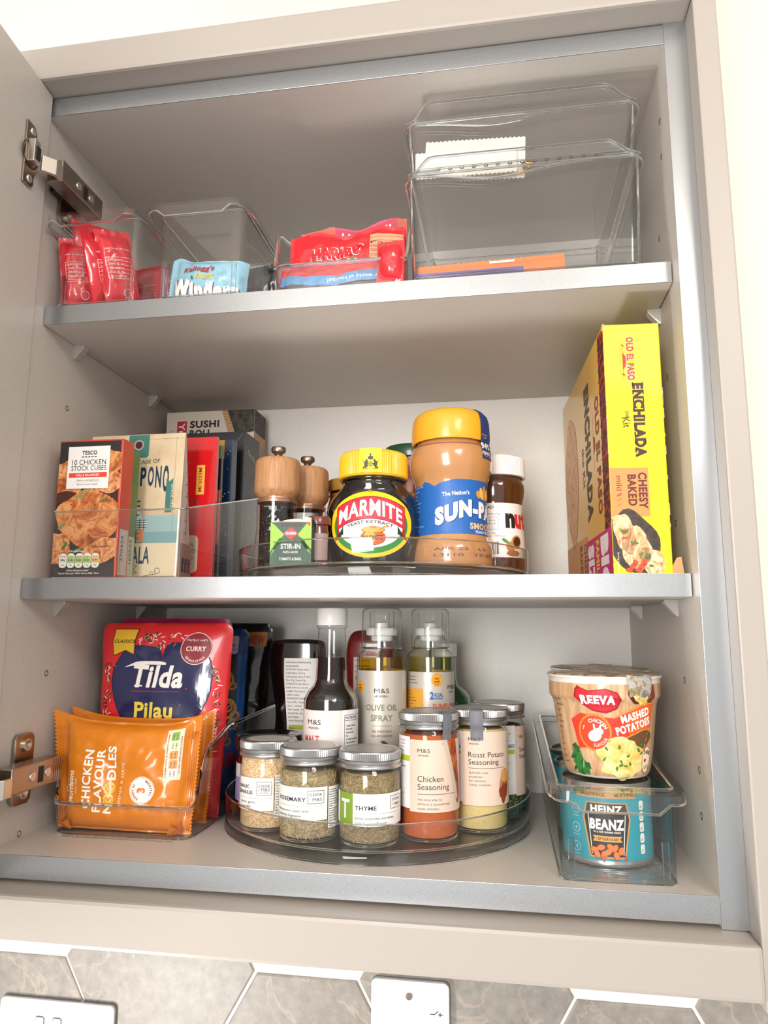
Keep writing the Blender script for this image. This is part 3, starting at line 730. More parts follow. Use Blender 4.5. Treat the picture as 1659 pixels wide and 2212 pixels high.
def mands(a, x, y, s=1.0, c='#2f2e2e'):
    a.text('M&S', x, y, 3.1*s, c, 3, 'l', width=10.5*s); a.text('-FOOD-', x+.2*s, y-2.9*s, 1.35*s, c, 3, 'l', width=9.6*s, bold=.02)
def chick(a):
    L0, L1 = 23.5, 83
    a.rect(-40, L0+2, -16.6, L1-1, '#eeeceb', 1); a.rect(-16.8, L0, 40, L1-3, 'peach_label', 2)
    micro(a, -31, 78, 70, ['Paprika . Dried', 'Roasted Garlic', 'Black Pepper', 'Potato Starch'], 1.2)
    a.rect(-40, 62.5, -17, 67, '#b2bf35', 2); a.text('Serves 4', -28, 57.5, 1.3, '#2f2e2e', 3, 'l', bold=.02)
    micro(a, -30, 44, 36, ['from', 'season', 'a dash oil all'], 1.1)
    mands(a, -9.5, 70); a.text('Chicken', -9.5, 47.3, 4.6, '#2f2b2a', 3, 'l', width=21.5); a.text('Seasoning', -9.5, 41, 4.6, '#2f2b2a', 3, 'l', width=27)
    a.line([(-9.5, 37.6), (24, 37.6)], .3, '#2f2b2a', 4)
    for i, s_ in enumerate(('the easy way to', 'achieve a sensational', 'roast chicken')): a.text(s_, -9.5, 32.7-i*3.5, 1.75, '#4b4441', 3, 'l', width=(20, 27, 17.5)[i])
    a.poly([(12, 80), (26, 80), (34, 36), (30, 28), (27, 30)], 'chilli_mix', 3); a.poly([(11, 80), (15.5, 80), (29, 34), (26, 31)], '#c9b9a4', 4)
tall_jar('chicken_seasoning_jar', 'tall glass jar of orange seasoning powder with a peach label', 74, 75, 'chicken_rub', 25, 82, chick, (11.5, 20.5))
def roast(a):
    L0, L1 = 22.5, 84
    a.rect(-40, L0+2, -15.3, L1-1, '#eeeceb', 1); a.rect(-15.5, L0, 40, L1-1, 'peach_label', 2); a.rect(-40, 68, -17, 71, '#7fb3d9', 2); a.rect(-40, 63.5, -17, 66.5, '#b2bf35', 2)
    micro(a, -25, 80, 76, ['ria', 'ons.'], 1.2); micro(a, -26, 57, 34, ['cing', 'salt', 'crisp', '', 'King 7', 'the', 'jar', 'mins', 'up'], 1.2)
    mands(a, -9.6, 75.2); a.text('Roast Potato', -9.6, 62, 4.4, '#2f2b2a', 3, 'l', width=33.5); a.text('Seasoning', -9.6, 56, 4.4, '#2f2b2a', 3, 'l', width=27); a.line([(-9.6, 53), (24, 53)], .3, '#2f2b2a', 4)
    for i, s_ in enumerate(('sprinkle over', 'potatoes', 'for savoury,', 'crispy roasties')): a.text(s_, -9.3, 48.6-i*3.3, 1.75, '#4b4441', 3, 'l', width=(17, 11.5, 15, 18.5)[i])
    a.ell(24, 40, 6, 12, 'spoon_wood', 3, rot=-.15, wob=.3, seed=2); a.ell(23, 33, 5.4, 8.5, '#8a3c1c', 4, rot=-.2, wob=.4, seed=5); a.ell(24, 46, 5, 6, '#d8964e', 4, wob=.4, seed=3)
tall_jar('potato_seasoning_jar', 'tall glass jar of pale speckled seasoning with grey tape over its lid', 115.5, 110, 'potato_rub', 24.8, 83, roast, (-7.4, 3.6))
def steak(a):
    L0, L1 = 21, 82
    a.rect(-40, L0, 16.5, L1, '#e9e7e4', 1); a.rect(16.5, L0-1.5, 40, L1-1, 'peach_label', 2)
    micro(a, 4, 77, 65, ['Dried', 'er . Sea Salt', 'Mustard', 'Rosemary', '%'], 1.4); a.rect(-40, 62, 15.5, 65.4, '#8fb7d6', 2); a.text('ts in bold', 4, 62.7, 1.4, '#2f2e2e', 3, 'l', bold=.02)
    a.rect(-40, 56.5, 15.5, 60.5, '#b2bf35', 2)
    micro(a, 4, 48, 27, ['beye steaks,', '', 'steak.', 'frying pan', 'side', 'preference,', 'to with', 'er', 'm.'], 1.2)
    a.text('M&S', 21, 70, 3, '#2f2b2a', 3, 'l', sx=.9); a.text('Steak', 21, 58, 4, '#2f2b2a', 3, 'l'); a.text('Seasoning', 21, 52, 4, '#2f2b2a', 3, 'l')
tall_jar('steak_seasoning_jar', 'tall glass jar of dark green herb seasoning, rightmost on the lower turntable', 132, 163, 'steak_rub', 24.6, 80, steak)
# dark jar with black lid behind the garlic
t = thing('sauce_jar', 'maroon sauce jar with a black lid behind the garlic jar', 'jar', (-87, 134, TT))
mk('glass_body', MB().lathe([(0.01, .3), (27, .3), (29.6, 3), (29.8, 48), (28, 54), (26, 57), (26, 62)], seg=40, cap1=True), pm('maroon_glass', '#3a0d0f', 0.08, coat=1), t, smooth=40)
mk('lid', MB().lathe([(26, 57), (31.5, 57), (32, 58), (32, 68), (31, 69.8), (29, 70.2), (28, 69.6), (0.01, 69.6)], seg=48), pm('black_lid', '#141416', 0.22, coat=.6), t, smooth=40)
a = Art(); a.rect(-45, 12, 45, 45, '#e2dcdc', 1); a.rect(-45, 12, 45, 33, '#9a90bd', 2); a.build('label', t, M_cyl(29.95, 0, 0), step=3)

# malt vinegar
x, y = -20.5, 110; t = thing('vinegar_bottle', 'glass bottle of dark malt vinegar with a white screw cap', 'bottle', (x, y, TT))
vp = [(0.01, 0), (22, 0), (24.6, 2), (25, 5), (25, 98), (24.4, 106), (21.5, 113), (16.5, 118.5), (14.6, 124), (14.2, 132), (13.6, 150), (12.8, 168), (12.8, 170), (14.3, 171.5), (14.3, 173.5), (12.8, 175)]
vs = smooth_prof(vp[3:], 3); mk('glass_body', MB().lathe(vp[:3]+vs, seg=48), 'glass', t, smooth=45)
pm('vinegar_dark', '#0c0504', 0.06, coat=1.0); clear('vinegar_thin', '#a33b18', '#2a0a05', 0.03, 1.4, .5)
mk('vinegar', MB().lathe([(0.01, 2), (23.4, 3), (23.6, 97), (23, 105.5), (20.2, 112), (15.2, 117.8), (13.3, 124), (0.01, 124)], seg=40), 'vinegar_dark', t, smooth=45)
mk('vinegar_in_neck', MB().lathe([(13.3, 124.1), (12.9, 134), (12.5, 144), (0.01, 144)], seg=40), 'vinegar_thin', t, smooth=45)
mk('cap', MB().lathe([(13.2, 173), (14.4, 173.4), (14.5, 187), (13.6, 189), (12, 189.3), (0.01, 189)], seg=72, rfun=lambda r, z, a: r+(.12*cos(a*36) if 174 < z < 188 else 0)), 'white_cap', t, smooth=45)
a = Art(); a.rect(-40, 30, 10.6, 97.8, '#e6dcd8', 1); a.rect(10.6, 30, 40, 98, '#f0efee', 2); mands(a, -23, 85.5, 1.35)
a.text('MALT', -27, 70, 6, '#c2473e', 3, 'l', width=17, bold=.02); a.frame(13, 30, 41, 93.5, .4, '#2f2e2e', 3); a.line([(13, 88.8), (41, 88.8)], .4, '#2f2e2e', 3); a.text('NUTRITION', 14.2, 90.2, 2.0, '#2f2e2e', 3, 'l', width=15, bold=.02)
micro(a, 14.5, 83.5, 66, ['Typical values', 'Energy kJ', 'Energy kcal', 'Fat', 'of which saturates', 'Carbohydrate', 'of which sugars'], 1.7, '#2f2e2e', bold=.02)
a.build('label', t, M_cyl(25.2, 0, facing(x, y)), step=2.5)

# the two oil sprays
def oil_spray(name, label, x, y, R, col, edge, art, ltop):
    t = thing(name, label, 'bottle', (x, y, TT), group='oil spray bottles')
    clear(name+'_oil', col, edge, 0.03, 1.45, .45)
    mk('glass_body', MB().lathe([(0.01, 0), (R-3, 0), (R-.5, 1), (R, 3), (R, 142), (R-.8, 145.5), (R-3, 148), (R-6, 150), (R-6.2, 153)], seg=48), 'glass', t, smooth=40)
    mk('oil', MB().lathe([(0.01, 2), (R-1.6, 3), (R-1.6, 143.2), (0.01, 143.2)], seg=40), name+'_oil', t, smooth=40)
    mk('neck_collar', MB().lathe([(R-7, 150), (R-7, 159), (14, 162), (13, 164)], seg=40), 'glass', t, smooth=40)
    mk('spray_head', MB().lathe([(9, 158), (10.5, 159), (10.5, 163), (15, 164), (15.5, 165), (15.5, 169.5), (14.5, 171), (7, 171.5), (6.5, 176), (0.01, 177)], seg=40), 'white_cap', t, smooth=40)
    mk('clear_cap', MB().lathe([(R-4.1, 151), (R-4.2, 152), (R-4.4, 184), (R-5.2, 188.4), (R-7.4, 190.3), (0.01, 190.6)], seg=48), 'glass', t, smooth=40)
    mk('cap_rim', MB().tube([((R-4.2)*cos(2*pi*i/40), (R-4.2)*sin(2*pi*i/40), 151.5) for i in range(40)], .8, 6, True), 'clear_rim', t, smooth=True)
    for k in range(6):
        an = k*pi/3+.3; mk('cap_rib', MB().box(-.3, .3, -.5, .5, 160, 187), 'clear_rim', t, loc=((R-5.2)*cos(an), (R-5.2)*sin(an), 0), rot=(0, 0, an))
    mk('dip_tube', MB().tube([(1, 0, 10), (0, 0, 160)], 1.6, 8), 'clear_rim', t, smooth=True)
    m = MB().lathe([(R+.1, 20), (R+.15, ltop)], seg=60); lb = mk('label', m, 'stone_label', t, smooth=True)
    a = Art(); art(a); a.build('label_print', lb, M_cyl(R+.15, 0, facing(x, y)), step=2.5)
    return t
def sun_badge(a, x, y, s):
    a.poly([(x+(s*(1.25 if k % 2 else .95))*cos(2*pi*k/28), y+(s*(1.25 if k % 2 else .95))*sin(2*pi*k/28)) for k in range(28)], '#f2a51c', 3)
    a.text('eat', x, y+s*.12, s*.45, '#3b2a12', 4, bold=.02); a.text('well', x, y-s*.5, s*.45, '#3b2a12', 4, bold=.02); a.ring(x, y-s*.5, s*.32, s*.42, '#3b2a12', 4, a0=pi*1.1, a1=pi*1.9, n=10)
def olive(a):
    mands(a, -7, 110.5, 1.35); sun_badge(a, -23.5, 116, 4.2)
    a.text('OLIVE OIL', .2, 94.5, 5.4, '#7d8062', 3, width=31, bold=.02); a.text('SPRAY', .2, 85, 5.4, '#7d8062', 3, width=21, bold=.02); a.line([(-9, 80.5), (10, 80.5)], .35, '#6f7258', 3)
    a.text('AN EVERYDAY', .4, 74.5, 2.1, '#6f7258', 3, width=19, bold=.01); a.text('ALL-ROUNDER', .4, 70.5, 2.1, '#6f7258', 3, width=20, bold=.01); a.ell(3, 65, 3.5, 1.6, '#4a4a40', 3, rot=-.5)
def sunf(a):
    a.rect(-36, 20, -7.5, 113, '#e2a53a', 2); micro(a, -26, 124, 118, ['Keep away from', 'naked flame and', 'shake several times'], 1.4)
    micro(a, -26, 110, 92, ['steady', 'with food', 'enjoyed as part', 'a healthy lifestyle', 'and a varied', 'diet. Can be used', 'based on 2007'], 1.4, '#4a3a1a')
    sun_badge(a, 6, 121.5, 5); a.text('2', 1, 103.5, 6.6, '#2470b8', 3, bold=.05, width=4); a.text('KCAL', 8, 106, 3.2, '#2470b8', 3, width=8.5, bold=.04); a.text('PER SPRAY', 8, 103.4, 1.5, '#2470b8', 3, width=8.5, bold=.03)
    a.text('M&S', 18, 112.5, 4.2, '#2f2e2e', 3, 'l', width=13); a.text('-FOOD-', 19, 109, 1.8, '#2f2e2e', 3, 'l'); a.text('SUNFLOWER', 2, 94, 5.2, '#cf5a32', 3, 'l', width=34, bold=.02)
oil_spray('olive_oil_spray', 'tall clear capped spray bottle of yellow olive oil', 20.5, 150, 24, '#f4e030', '#c9a814', olive, 131)
oil_spray('sunflower_oil_spray', 'tall clear capped spray bottle of nearly colourless oil beside the yellow one', 66, 175, 23.6, '#f3edc4', '#b8ae7a', sunf, 129)
# squeezy sauces behind
def squeeze(name, label, x, y, hw, hd, prof, m, art, off=0, clearcap=None):
    t = thing(name, label, 'bottle', (x, y, TT)); sp = smooth_prof(prof, 4)
    b = MB(); n = 40; N = len(sp)
    for (k, xo, z) in [(q[0], 0, q[1]) for q in sp]:
        for i in range(n):
            an = 2*pi*i/n; c, s_ = cos(an), sin(an); e = 0.6
            b.v.append((hw*k*abs(c)**e*(1 if c > 0 else -1)+off*sin((z-20)/150*2*pi), hd*min(1, k*1.05)*abs(s_)**e*(1 if s_ > 0 else -1), z))
    for j in range(N-1): b.f += [(j*n+i, j*n+(i+1) % n, (j+1)*n+(i+1) % n, (j+1)*n+i) for i in range(n)]
    b.f += [tuple(range(n))[::-1], tuple((N-1)*n+i for i in range(n))]; b.m = [0]*len(b.f)
    mk('bottle_body', b, m, t, smooth=60)
    a = Art(); art(a)
    a.build('label', t, lambda u, v, o: (u+off*sin((v-20)/150*2*pi), -(hd*(max(0.02, 1-(abs(u)/hw)**(2/.6)))**(.6/2))-1.2-o, v), step=3, stepv=8)
    return t
def bbq(a):
    a.rect(-10, 20, 27, 139, '#e8e4df', 1)
    micro(a, -8, 134, 44, ['smoke flavour barbecue sauce', 'smoked paprika', 'NUTRITION Typical values', '612kJ/144kcal . Fat 0.1g', 'Carbohydrate 33.7g, of which', 'Fibre 2.7g . Protein 0.6g', 'STORAGE For Best Before', 'bottle. Store in a cool, dry', 'sunlight. Once opened', 'within 4 weeks.', 'INGREDIENTS Water', 'Paste (10%) . Vinegar', 'Syrup . Cornflour', 'Plain Caramel . Salt', 'Smoked Salt . Spices', 'Black Pepper', 'Smoke Flavouring', '', 'Made in', 'more than', 'M&S', 'PO Box', 'United Kingdom', 'PO Box', 'Dublin'], 1.9, '#5a5855', bold=.01)
    a.rect(-8, 66, 8, 70.5, '#b5bd2e', 2); a.text('500g', -3, 30, 6, '#2f2e2e', 3, 'l', bold=.02)
squeeze('barbecue_sauce_bottle', 'black waisted squeezy bottle of barbecue sauce behind the vinegar', -80, 215, 31, 18, [(.9, 0), (1, 4), (1, 40), (.84, 78), (.9, 112), (1, 138), (.98, 150), (.9, 157), (.6, 159)], pm('bbq_plastic', '#0d0808', 0.12, coat=1), bbq, 2.5)
def ketch(a):
    a.rect(-16, 60, 24, 140, '#ded0cd', 1); micro(a, -14, 136, 66, ['tomato ketchup', 'INGREDIENTS', 'Preserved', 'Ground', '', 'NUTRITION', 'values 100g', 'and acids', 'of which', '2.1g Protein', 'STORAGE cool,', 'not after'], 2.1, '#5a5050', bold=.01)
    a.rect(-14, 116, 2, 120, '#b5bd2e', 2); a.ell(-10, 70, 2.6, 2.6, '#2b2526', 3); a.ell(-10, 70, 1.0, 1.5, '#efe9e6', 4)
squeeze('ketchup_bottle', 'red squeezy ketchup bottle behind the yellow oil spray', -6, 238, 27, 17, [(.9, 0), (1, 4), (1, 60), (.95, 110), (1, 140), (.92, 158), (.7, 167), (.3, 169)], pm('ketchup_plastic', '#7e1f1e', 0.25, coat=.7), ketch, 0)
t = thing('mint_sauce_bottle', 'green glass bottle shoulder behind the sunflower oil spray', 'bottle', (75, 248, TT))
mk('glass_body', MB().lathe([(0.01, 0), (25, 0), (27, 3), (27.5, 88), (26.5, 98), (22, 104), (14, 110), (12, 118), (12, 140)]), pm('green_glass', '#0f5a24', 0.08, coat=1), t, smooth=45)
mk('cap', MB().lathe([(11, 140), (13, 141), (13, 155), (0.01, 155.4)]), 'white_cap', t, smooth=45)
# ------------------------------------------------------------------ middle shelf turntable
TM = Z2+10.9
ramp_mat('mill_wood', [(0.25, '#9c6d48'), (0.5, '#b9875c'), (0.75, '#c9996c')], (420, 420, 26), 0.5, detail=5, dist=.6, bump=0.12)
pm('peppercorn', '#1d1512', 0.55); pm('peppercorn_brown', '#4a2c1c', 0.55); pm('copper_ring', '#b98d72', 0.35, 0.7)
def mill(name, label, x, y, fill, H=112):
    t = thing(name, label, 'pepper mill', (x, y, TM), group='wooden topped mills'); R = 21
    mk('glass_base', MB().lathe([(0.01, 0), (R-1.5, 0), (R, 2), (R-.5, 20), (R-2.2, 40), (R-1.8, 62), (R-1.8, 68)], seg=48), 'glass', t, smooth=40)
    mk('inner_glass', MB().lathe([(R-4.5, 2), (R-5, 40), (R-4.6, 66)], seg=32), 'clear_rim', t, smooth=40)
    mk('collar', MB().lathe([(R-3, 63), (R-2.6, 63), (R-2.2, 65.5), (R-3.5, 66.5), (R-3.5, 68)], seg=48), 'copper_ring', t, smooth=40)
    h0 = 67.5
    mk('wooden_top', MB().lathe([(8, h0), (R-4, h0+.2), (R-2.4, h0+2), (R+.6, h0+6), (R+1, h0+9), (R+.6, h0+33), (R-.2, h0+36.4), (R-2, h0+38.2), (5, h0+38.6), (0.01, h0+38.6)], seg=48), 'mill_wood', t, smooth=40)
    mk('knob', MB().lathe([(3.2, h0+38), (3, h0+42), (4.2, h0+44.5), (6.6, h0+46), (6.9, h0+47), (6.9, h0+50), (6.2, h0+51), (4.6, h0+50.4), (0.01, h0+50.6)], seg=60, rfun=lambda r, z, a: r+(.15*cos(a*30) if h0+46.5 < z < h0+50.5 else 0)), 'nickel', t, smooth=40)
    if fill == 'pepper':
        rr = random.Random(3); m = MB(); ico = icos()
        for k in range(520):
            z = rr.uniform(3, 58); a = rr.uniform(0, 2*pi); r0 = R-5.9-(z/60)*1.2-rr.random()**2*3; s_ = rr.uniform(1.8, 2.5)
            m.add([(r0*cos(a)+p[0]*s_, r0*sin(a)+p[1]*s_, z+p[2]*s_) for p in ico[0]], ico[1], 1 if rr.random() < .18 else 0)
        o = mk('peppercorns', m, ['peppercorn', 'peppercorn_brown'], t, smooth=True, kind='stuff')
    else:
        mk('salt_crystals', MB().lathe([(0.01, 3), (R-5.5, 3), (R-6, 44), (0.01, 47)], seg=24), ramp_mat('salt', [(0.2, '#d9d4cf'), (.8, '#f6f4f2')], (900, 900, 900), 0.4, kind='cell', bump=.5), t)
    return t
def icos():
    t = (1+sqrt(5))/2; v = [(-1, t, 0), (1, t, 0), (-1, -t, 0), (1, -t, 0), (0, -1, t), (0, 1, t), (0, -1, -t), (0, 1, -t), (t, 0, -1), (t, 0, 1), (-t, 0, -1), (-t, 0, 1)]
    k = sqrt(1+t*t); v = [(a/k, b/k, c/k) for a, b, c in v]
    f = [(0, 11, 5), (0, 5, 1), (0, 1, 7), (0, 7, 10), (0, 10, 11), (1, 5, 9), (5, 11, 4), (11, 10, 2), (10, 7, 6), (7, 1, 8), (3, 9, 4), (3, 4, 2), (3, 2, 6), (3, 6, 8), (3, 8, 9), (4, 9, 5), (2, 4, 11), (6, 2, 10), (8, 6, 7), (9, 8, 1)]
    return v, f
mill('pepper_mill', 'wooden topped glass mill full of black peppercorns', -71.3, 90, 'pepper')
mill('salt_mill', 'wooden topped mill half hidden behind the peppercorn mill', -54.0, 133, 'salt')

# yeast extract jar: squat oval dark glass
x, y = 21.5, 92; t = thing('yeast_extract_jar', 'squat black glass jar with yellow lid and oval yellow and red label', 'jar', (x, y, TM), (0, 0, radians(facing(x, y)*.5)))
KY = 0.80
mp_ = [(33, 0), (37, 2), (40, 10), (42.4, 22), (43.2, 36), (43, 50), (41.5, 59), (37.5, 67), (32, 73), (29.5, 76.5), (29, 79), (30.5, 80.5), (30.5, 82), (29, 84)]
sp = smooth_prof(mp_, 3)
class OvalMB(MB): pass
m = MB().lathe([(0.01, 0)]+sp, seg=64); m.v = [(a, b*(KY if c < 68 else KY+(1-KY)*sm((c-68)/9)), c) for a, b, c in m.v]
mk('glass_body', m, pm('dark_glass', '#0b0605', 0.05, coat=1.0), t, smooth=50)
lid = MB().lathe([(29, 82.5), (31.6, 83), (32, 84)], seg=64)
lid.lathe([(31.5, 84), (32, 84.6), (31.8, 103), (31.2, 105.5)], seg=240, rfun=lambda r, z, a: r+(.3 if int(round(a/(2*pi)*240)) % 2 else -.2)*(0 if abs(((a+pi/2+pi) % (2*pi))-pi) < .33 else 1))
lid.lathe([(31.2, 105.5), (30, 107), (27, 107.6), (0.01, 107.6)], seg=64)
lo = mk('lid', lid, pm('yellow_lid', '#eeb81c', 0.35, coat=.2), t, smooth=35)
a = Art(); a.rect(-10.2, 85, 10.2, 107, '#f3e61e', 1)
# small heraldic device: two beasts by a shield under a crown
for s in (-1, 1):
    a.ell(s*4.2, 92.2, 1.9, 3.2, '#3a2c12', 2, wob=.6, seed=4+s); a.ell(s*3.6, 95.6, 1.1, 1.2, '#3a2c12', 2, wob=.5, seed=2); a.ell(s*5.6, 89.3, 1.6, .8, '#3a2c12', 2)
    a.line([(s*2, 88.2), (s*5.6, 87.6), (s*7, 88.6)], .5, '#3a2c12', 2); a.line([(s*5.6, 93), (s*7, 96)], .45, '#3a2c12', 2)
a.ell(0, 92.4, 1.9, 2.4, '#6b4d1c', 2); a.ell(0, 92.4, 1.2, 1.6, '#e6d02a', 3); a.line([(0, 90.8), (0, 94)], .4, '#3a2c12', 4); a.line([(-1.2, 92.4), (1.2, 92.4)], .4, '#3a2c12', 4)
a.poly([(-2, 96.4), (2, 96.4), (2.6, 99), (1, 98), (0, 100), (-1, 98), (-2.6, 99)], '#3a2c12', 2); a.ell(0, 101, 1.0, 1.0, '#3a2c12', 2, wob=.4)
a.build('crest_label', lo, M_cyl(32.3, 0, 0), step=2.5)
a = Art(); cx0, cz0 = 0, 38
a.ell(0, cz0, 43, 30, '#f2d01c', 1, n=72); a.ell(0, cz0-1.5, 37.5, 25, '#2d8a3a', 2, n=64); a.ell(0, cz0-1, 32, 20.5, '#f3f1ee', 3, n=64)
# red arched banner
ban = []; n = 24
for i in range(n+1): u = -34+68*i/n; ban.append((u, cz0+23.5-9.5*(u/34)**2))
lowb = []
for i in range(n+1): u = 34-68*i/n; lowb.append((u, cz0+6.5-9.5*(u/34)**2))
for s in (-1, 1): a.poly([(s*34, cz0+3), (s*34, cz0-9), (s*38.5, cz0-15), (s*26, cz0-9.5), (s*26, cz0-2)], '#a81e2c', 3); a.poly([(s*26, cz0-9), (s*34, cz0-12), (s*26, cz0-2)], '#24402c', 4)
for i in range(n):
    u0, u1 = -34+68*i/n, -34+68*(i+1)/n; f0, f1 = 9.5*(u0/34)**2, 9.5*(u1/34)**2
    a.poly([(u0, cz0+4-f0), (u1, cz0+4-f1), (u1, cz0+25-f1), (u0, cz0+25-f0)], '#8f1a26', 5)
    a.poly([(u0*.98, cz0+4.8-f0), (u1*.98, cz0+4.8-f1), (u1*.98, cz0+24.2-f1), (u0*.98, cz0+24.2-f0)], '#e22a3f', 6)
vs, fs, b0, b1 = glyphs('MARMITE', .03)
for (c, lay, dx, dz) in (('#7d1a22', 7, .4, -.4), ('#fbfaf8', 8, 0, 0)):
    o = []
    for p, q in vs:
        u = (p-(b0+b1)/2)*61/(b1-b0)+dx; hgt = 13.5-2.5*abs(u)/31+1.0; o.append((u, cz0+7.6-9.0*(u/33)**2+q/.70*hgt+dz))
    a.add(o, fs, c, lay)
a.arc('YEAST EXTRACT', 0, cz0-57.8, 58, 90, 2.7, '#3c3d40', 9, width=42, bold=.012)
a.ell(3, cz0-12.5, 11.5, 7.0, '#7a1c10', 6); a.ell(3, cz0-12.3, 11, 6.5, '#e0561e', 7); a.ell(0, cz0-12.5, 5.5, 5.6, '#eba23a', 8); a.ell(3, cz0-5.6, 10.6, 3.0, '#7a1c10', 7); a.ell(3, cz0-5.4, 10.1, 2.6, '#dba544', 8); a.ell(3, cz0-3.4, 3.0, 1.0, '#b9782a', 9)
a.line([(9, cz0-5.6), (13, cz0-3), (17, cz0-2.4)], 1.3, '#c98a34', 9); a.text('MARMITE', 2.6, cz0-14, 3.3, '#3a1208', 9, width=18.5, bold=.03)
a.arc('RICH IN B VITAMINS', 0, cz0-1, 26, 235, 2.9, '#e9efe6', 6, up=False, width=40, ry=.80, bold=.01); a.arc('VEGAN SPREAD', 0, cz0-1, 26, 310, 2.9, '#e9efe6', 6, up=False, width=28, ry=.80, bold=.01)
def marm_map(u, v, o):
    r = interp([(r_, z_) for r_, z_ in sp], v); k = KY if v < 68 else 1; an = u/44.0
    return ((r+.15+o)*sin(an), -(r*k+.15+o)*cos(an), v)
a.build('label', t, marm_map, step=2.5, stepv=2.5)

# peanut butter
x, y = 93, 108; t = thing('peanut_butter_jar', 'tall waisted jar of peanut butter with a domed orange yellow lid', 'jar', (x, y, TM))
pp = [(34, 0), (37.5, 3), (38.2, 10), (37.6, 20), (34.5, 27), (33, 34), (33, 56), (33.6, 76), (35.5, 84), (38, 92), (38.8, 100), (38.2, 108), (35.5, 114), (33, 117), (32.5, 122)]
sp2 = smooth_prof(pp, 3)
mk('jar_body', MB().lathe([(0.01, 0)]+sp2, seg=56), pm('peanut_spread', '#c08a58', 0.22, coat=.8), t, smooth=50)
mk('fill_line', MB().lathe([(36.6, 112.5), (36.6, 113.3)], seg=90, rfun=lambda r, z, a: r+.2+.1*sin(a*9)), pm('spread_dark', '#7a4c2c', .5), t)
lo = mk('lid', MB().lathe(smooth_prof([(33.5, 118.5), (35.8, 117.5), (36.6, 119), (36.9, 126), (36.4, 136), (34.5, 143), (30.5, 147), (24, 148.6), (0.01, 149)], 3), seg=56), pm('pb_lid', '#f0aa2a', 0.32, coat=.25), t, smooth=50)
mp = lambda u, v, o: (lambda r, an: ((r+.2+o)*sin(an), -(r+.2+o)*cos(an), v))(interp(sp2, v), radians(facing(93, 108))+u/33.0)
a = Art()
top = [(-50+i*5, 79.5-(6.5 if -34 < -50+i*5 < -14 else 0)*abs(((-50+i*5)+24)/10) if -34 < -50+i*5 < -14 else 76+3.5*sm((i*5-36)/20)) for i in range(21)]
for (u0, z0_), (u1, z1_) in zip(top[:-1], top[1:]): a.poly([(u0, 30), (u1, 30), (u1, z1_), (u0, z0_)], '#2265b4', 1)
micro(a, -44, 74, 34, ['Typical values per 100g', 'Energy 2503kJ', '602kcal', 'Fat 46.8g', 'of which saturates', 'Carbohydrate', 'of which sugars', 'Fibre 6.9g', 'Protein 24.0g', 'Salt 0.9g', 'contains 2-15g servings', 'Peanuts, Sugar'], 1.5, '#c9d6ea', .8)
a.text("The Nation's", -8, 64, 3.6, '#f4f1ea', 3, 'l', width=25, bold=.03, rot=5)
for (c, lay, dx) in (('#16427e', 3, .9), ('#f7f6f3', 4, 0)):
    vs, fs, b0, b1 = glyphs('SUN-PAT', .07); o = []
    for p, q in vs:
        k = (p-b0)/(b1-b0); u = -15+k*74+dx; o.append((u, 39+8*sm(k*2.2)-4*k+q/.70*(14-2*k)-dx*.5+2.0*sin(k*pi)))
    a.add(o, fs, c, lay)
for i, (u, r, hh_) in enumerate(((27, .5, 6), (31, .25, 9), (35.5, 0, 11), (40, -.25, 9), (43.5, -.5, 6))): a.ell(u, 64+hh_*.45, 2.6, hh_*.62, '#e89a34' if i % 2 == 0 else '#f2c368', 4+i % 2, rot=r)
a.text('SMOOTH', 17, 35, 5.2, '#e6c493', 4, 'l', width=36, bold=.04); a.text('PEANUT BUTTER', 23, 31.2, 2.4, '#f4f1ea', 4, 'l', width=26, bold=.02)
a.build('label', t, mp, step=3, stepv=4)
a = Art(); a.text('APR 25   L5', -14, 15, 2.6, '#6b4a34', 1, 'l', width=44); a.text('L3110   15:55', -14, 9.5, 2.6, '#6b4a34', 1, 'l', width=52); a.build('date_print', t, mp, step=3, stepv=4)
# paper seal over the lid
pl = [(38.6, 100), (38.0, 109), (36.8, 116), (37.4, 121), (37.3, 127), (36.9, 136), (35, 143), (31, 147.4), (25, 149.2)]
A0 = radians(facing(93, 108))
def seal(s_, v): r, z = interp2(pl, v); an = A0+.84+.50*s_; return ((r+.35)*sin(an), -(r+.35)*cos(an), z)
sl = mk('paper_seal', MB().grid(seal, 6, 24), pm('seal_blue', '#1f3f7d', 0.5), t, smooth=40)
a = Art(); a.text('Packed', 5, 122, 1.9, '#e0b25a', 1, width=8); a.text('with', 5, 119.4, 1.9, '#e0b25a', 1, width=5); a.text('94%', 6, 109.5, 5.5, '#f2f2ee', 1, width=14, bold=.05); a.text('PEANUTS', 6.5, 104, 3.0, '#f2f2ee', 1, width=13, bold=.03)
a.build('seal_print', sl, lambda u, v, o: (lambda r, an: ((r+.7+o)*sin(an), -(r+.7+o)*cos(an), v))(interp(pl, v) if v > 109 else 38.4, A0+.84+(u)/37), step=2)

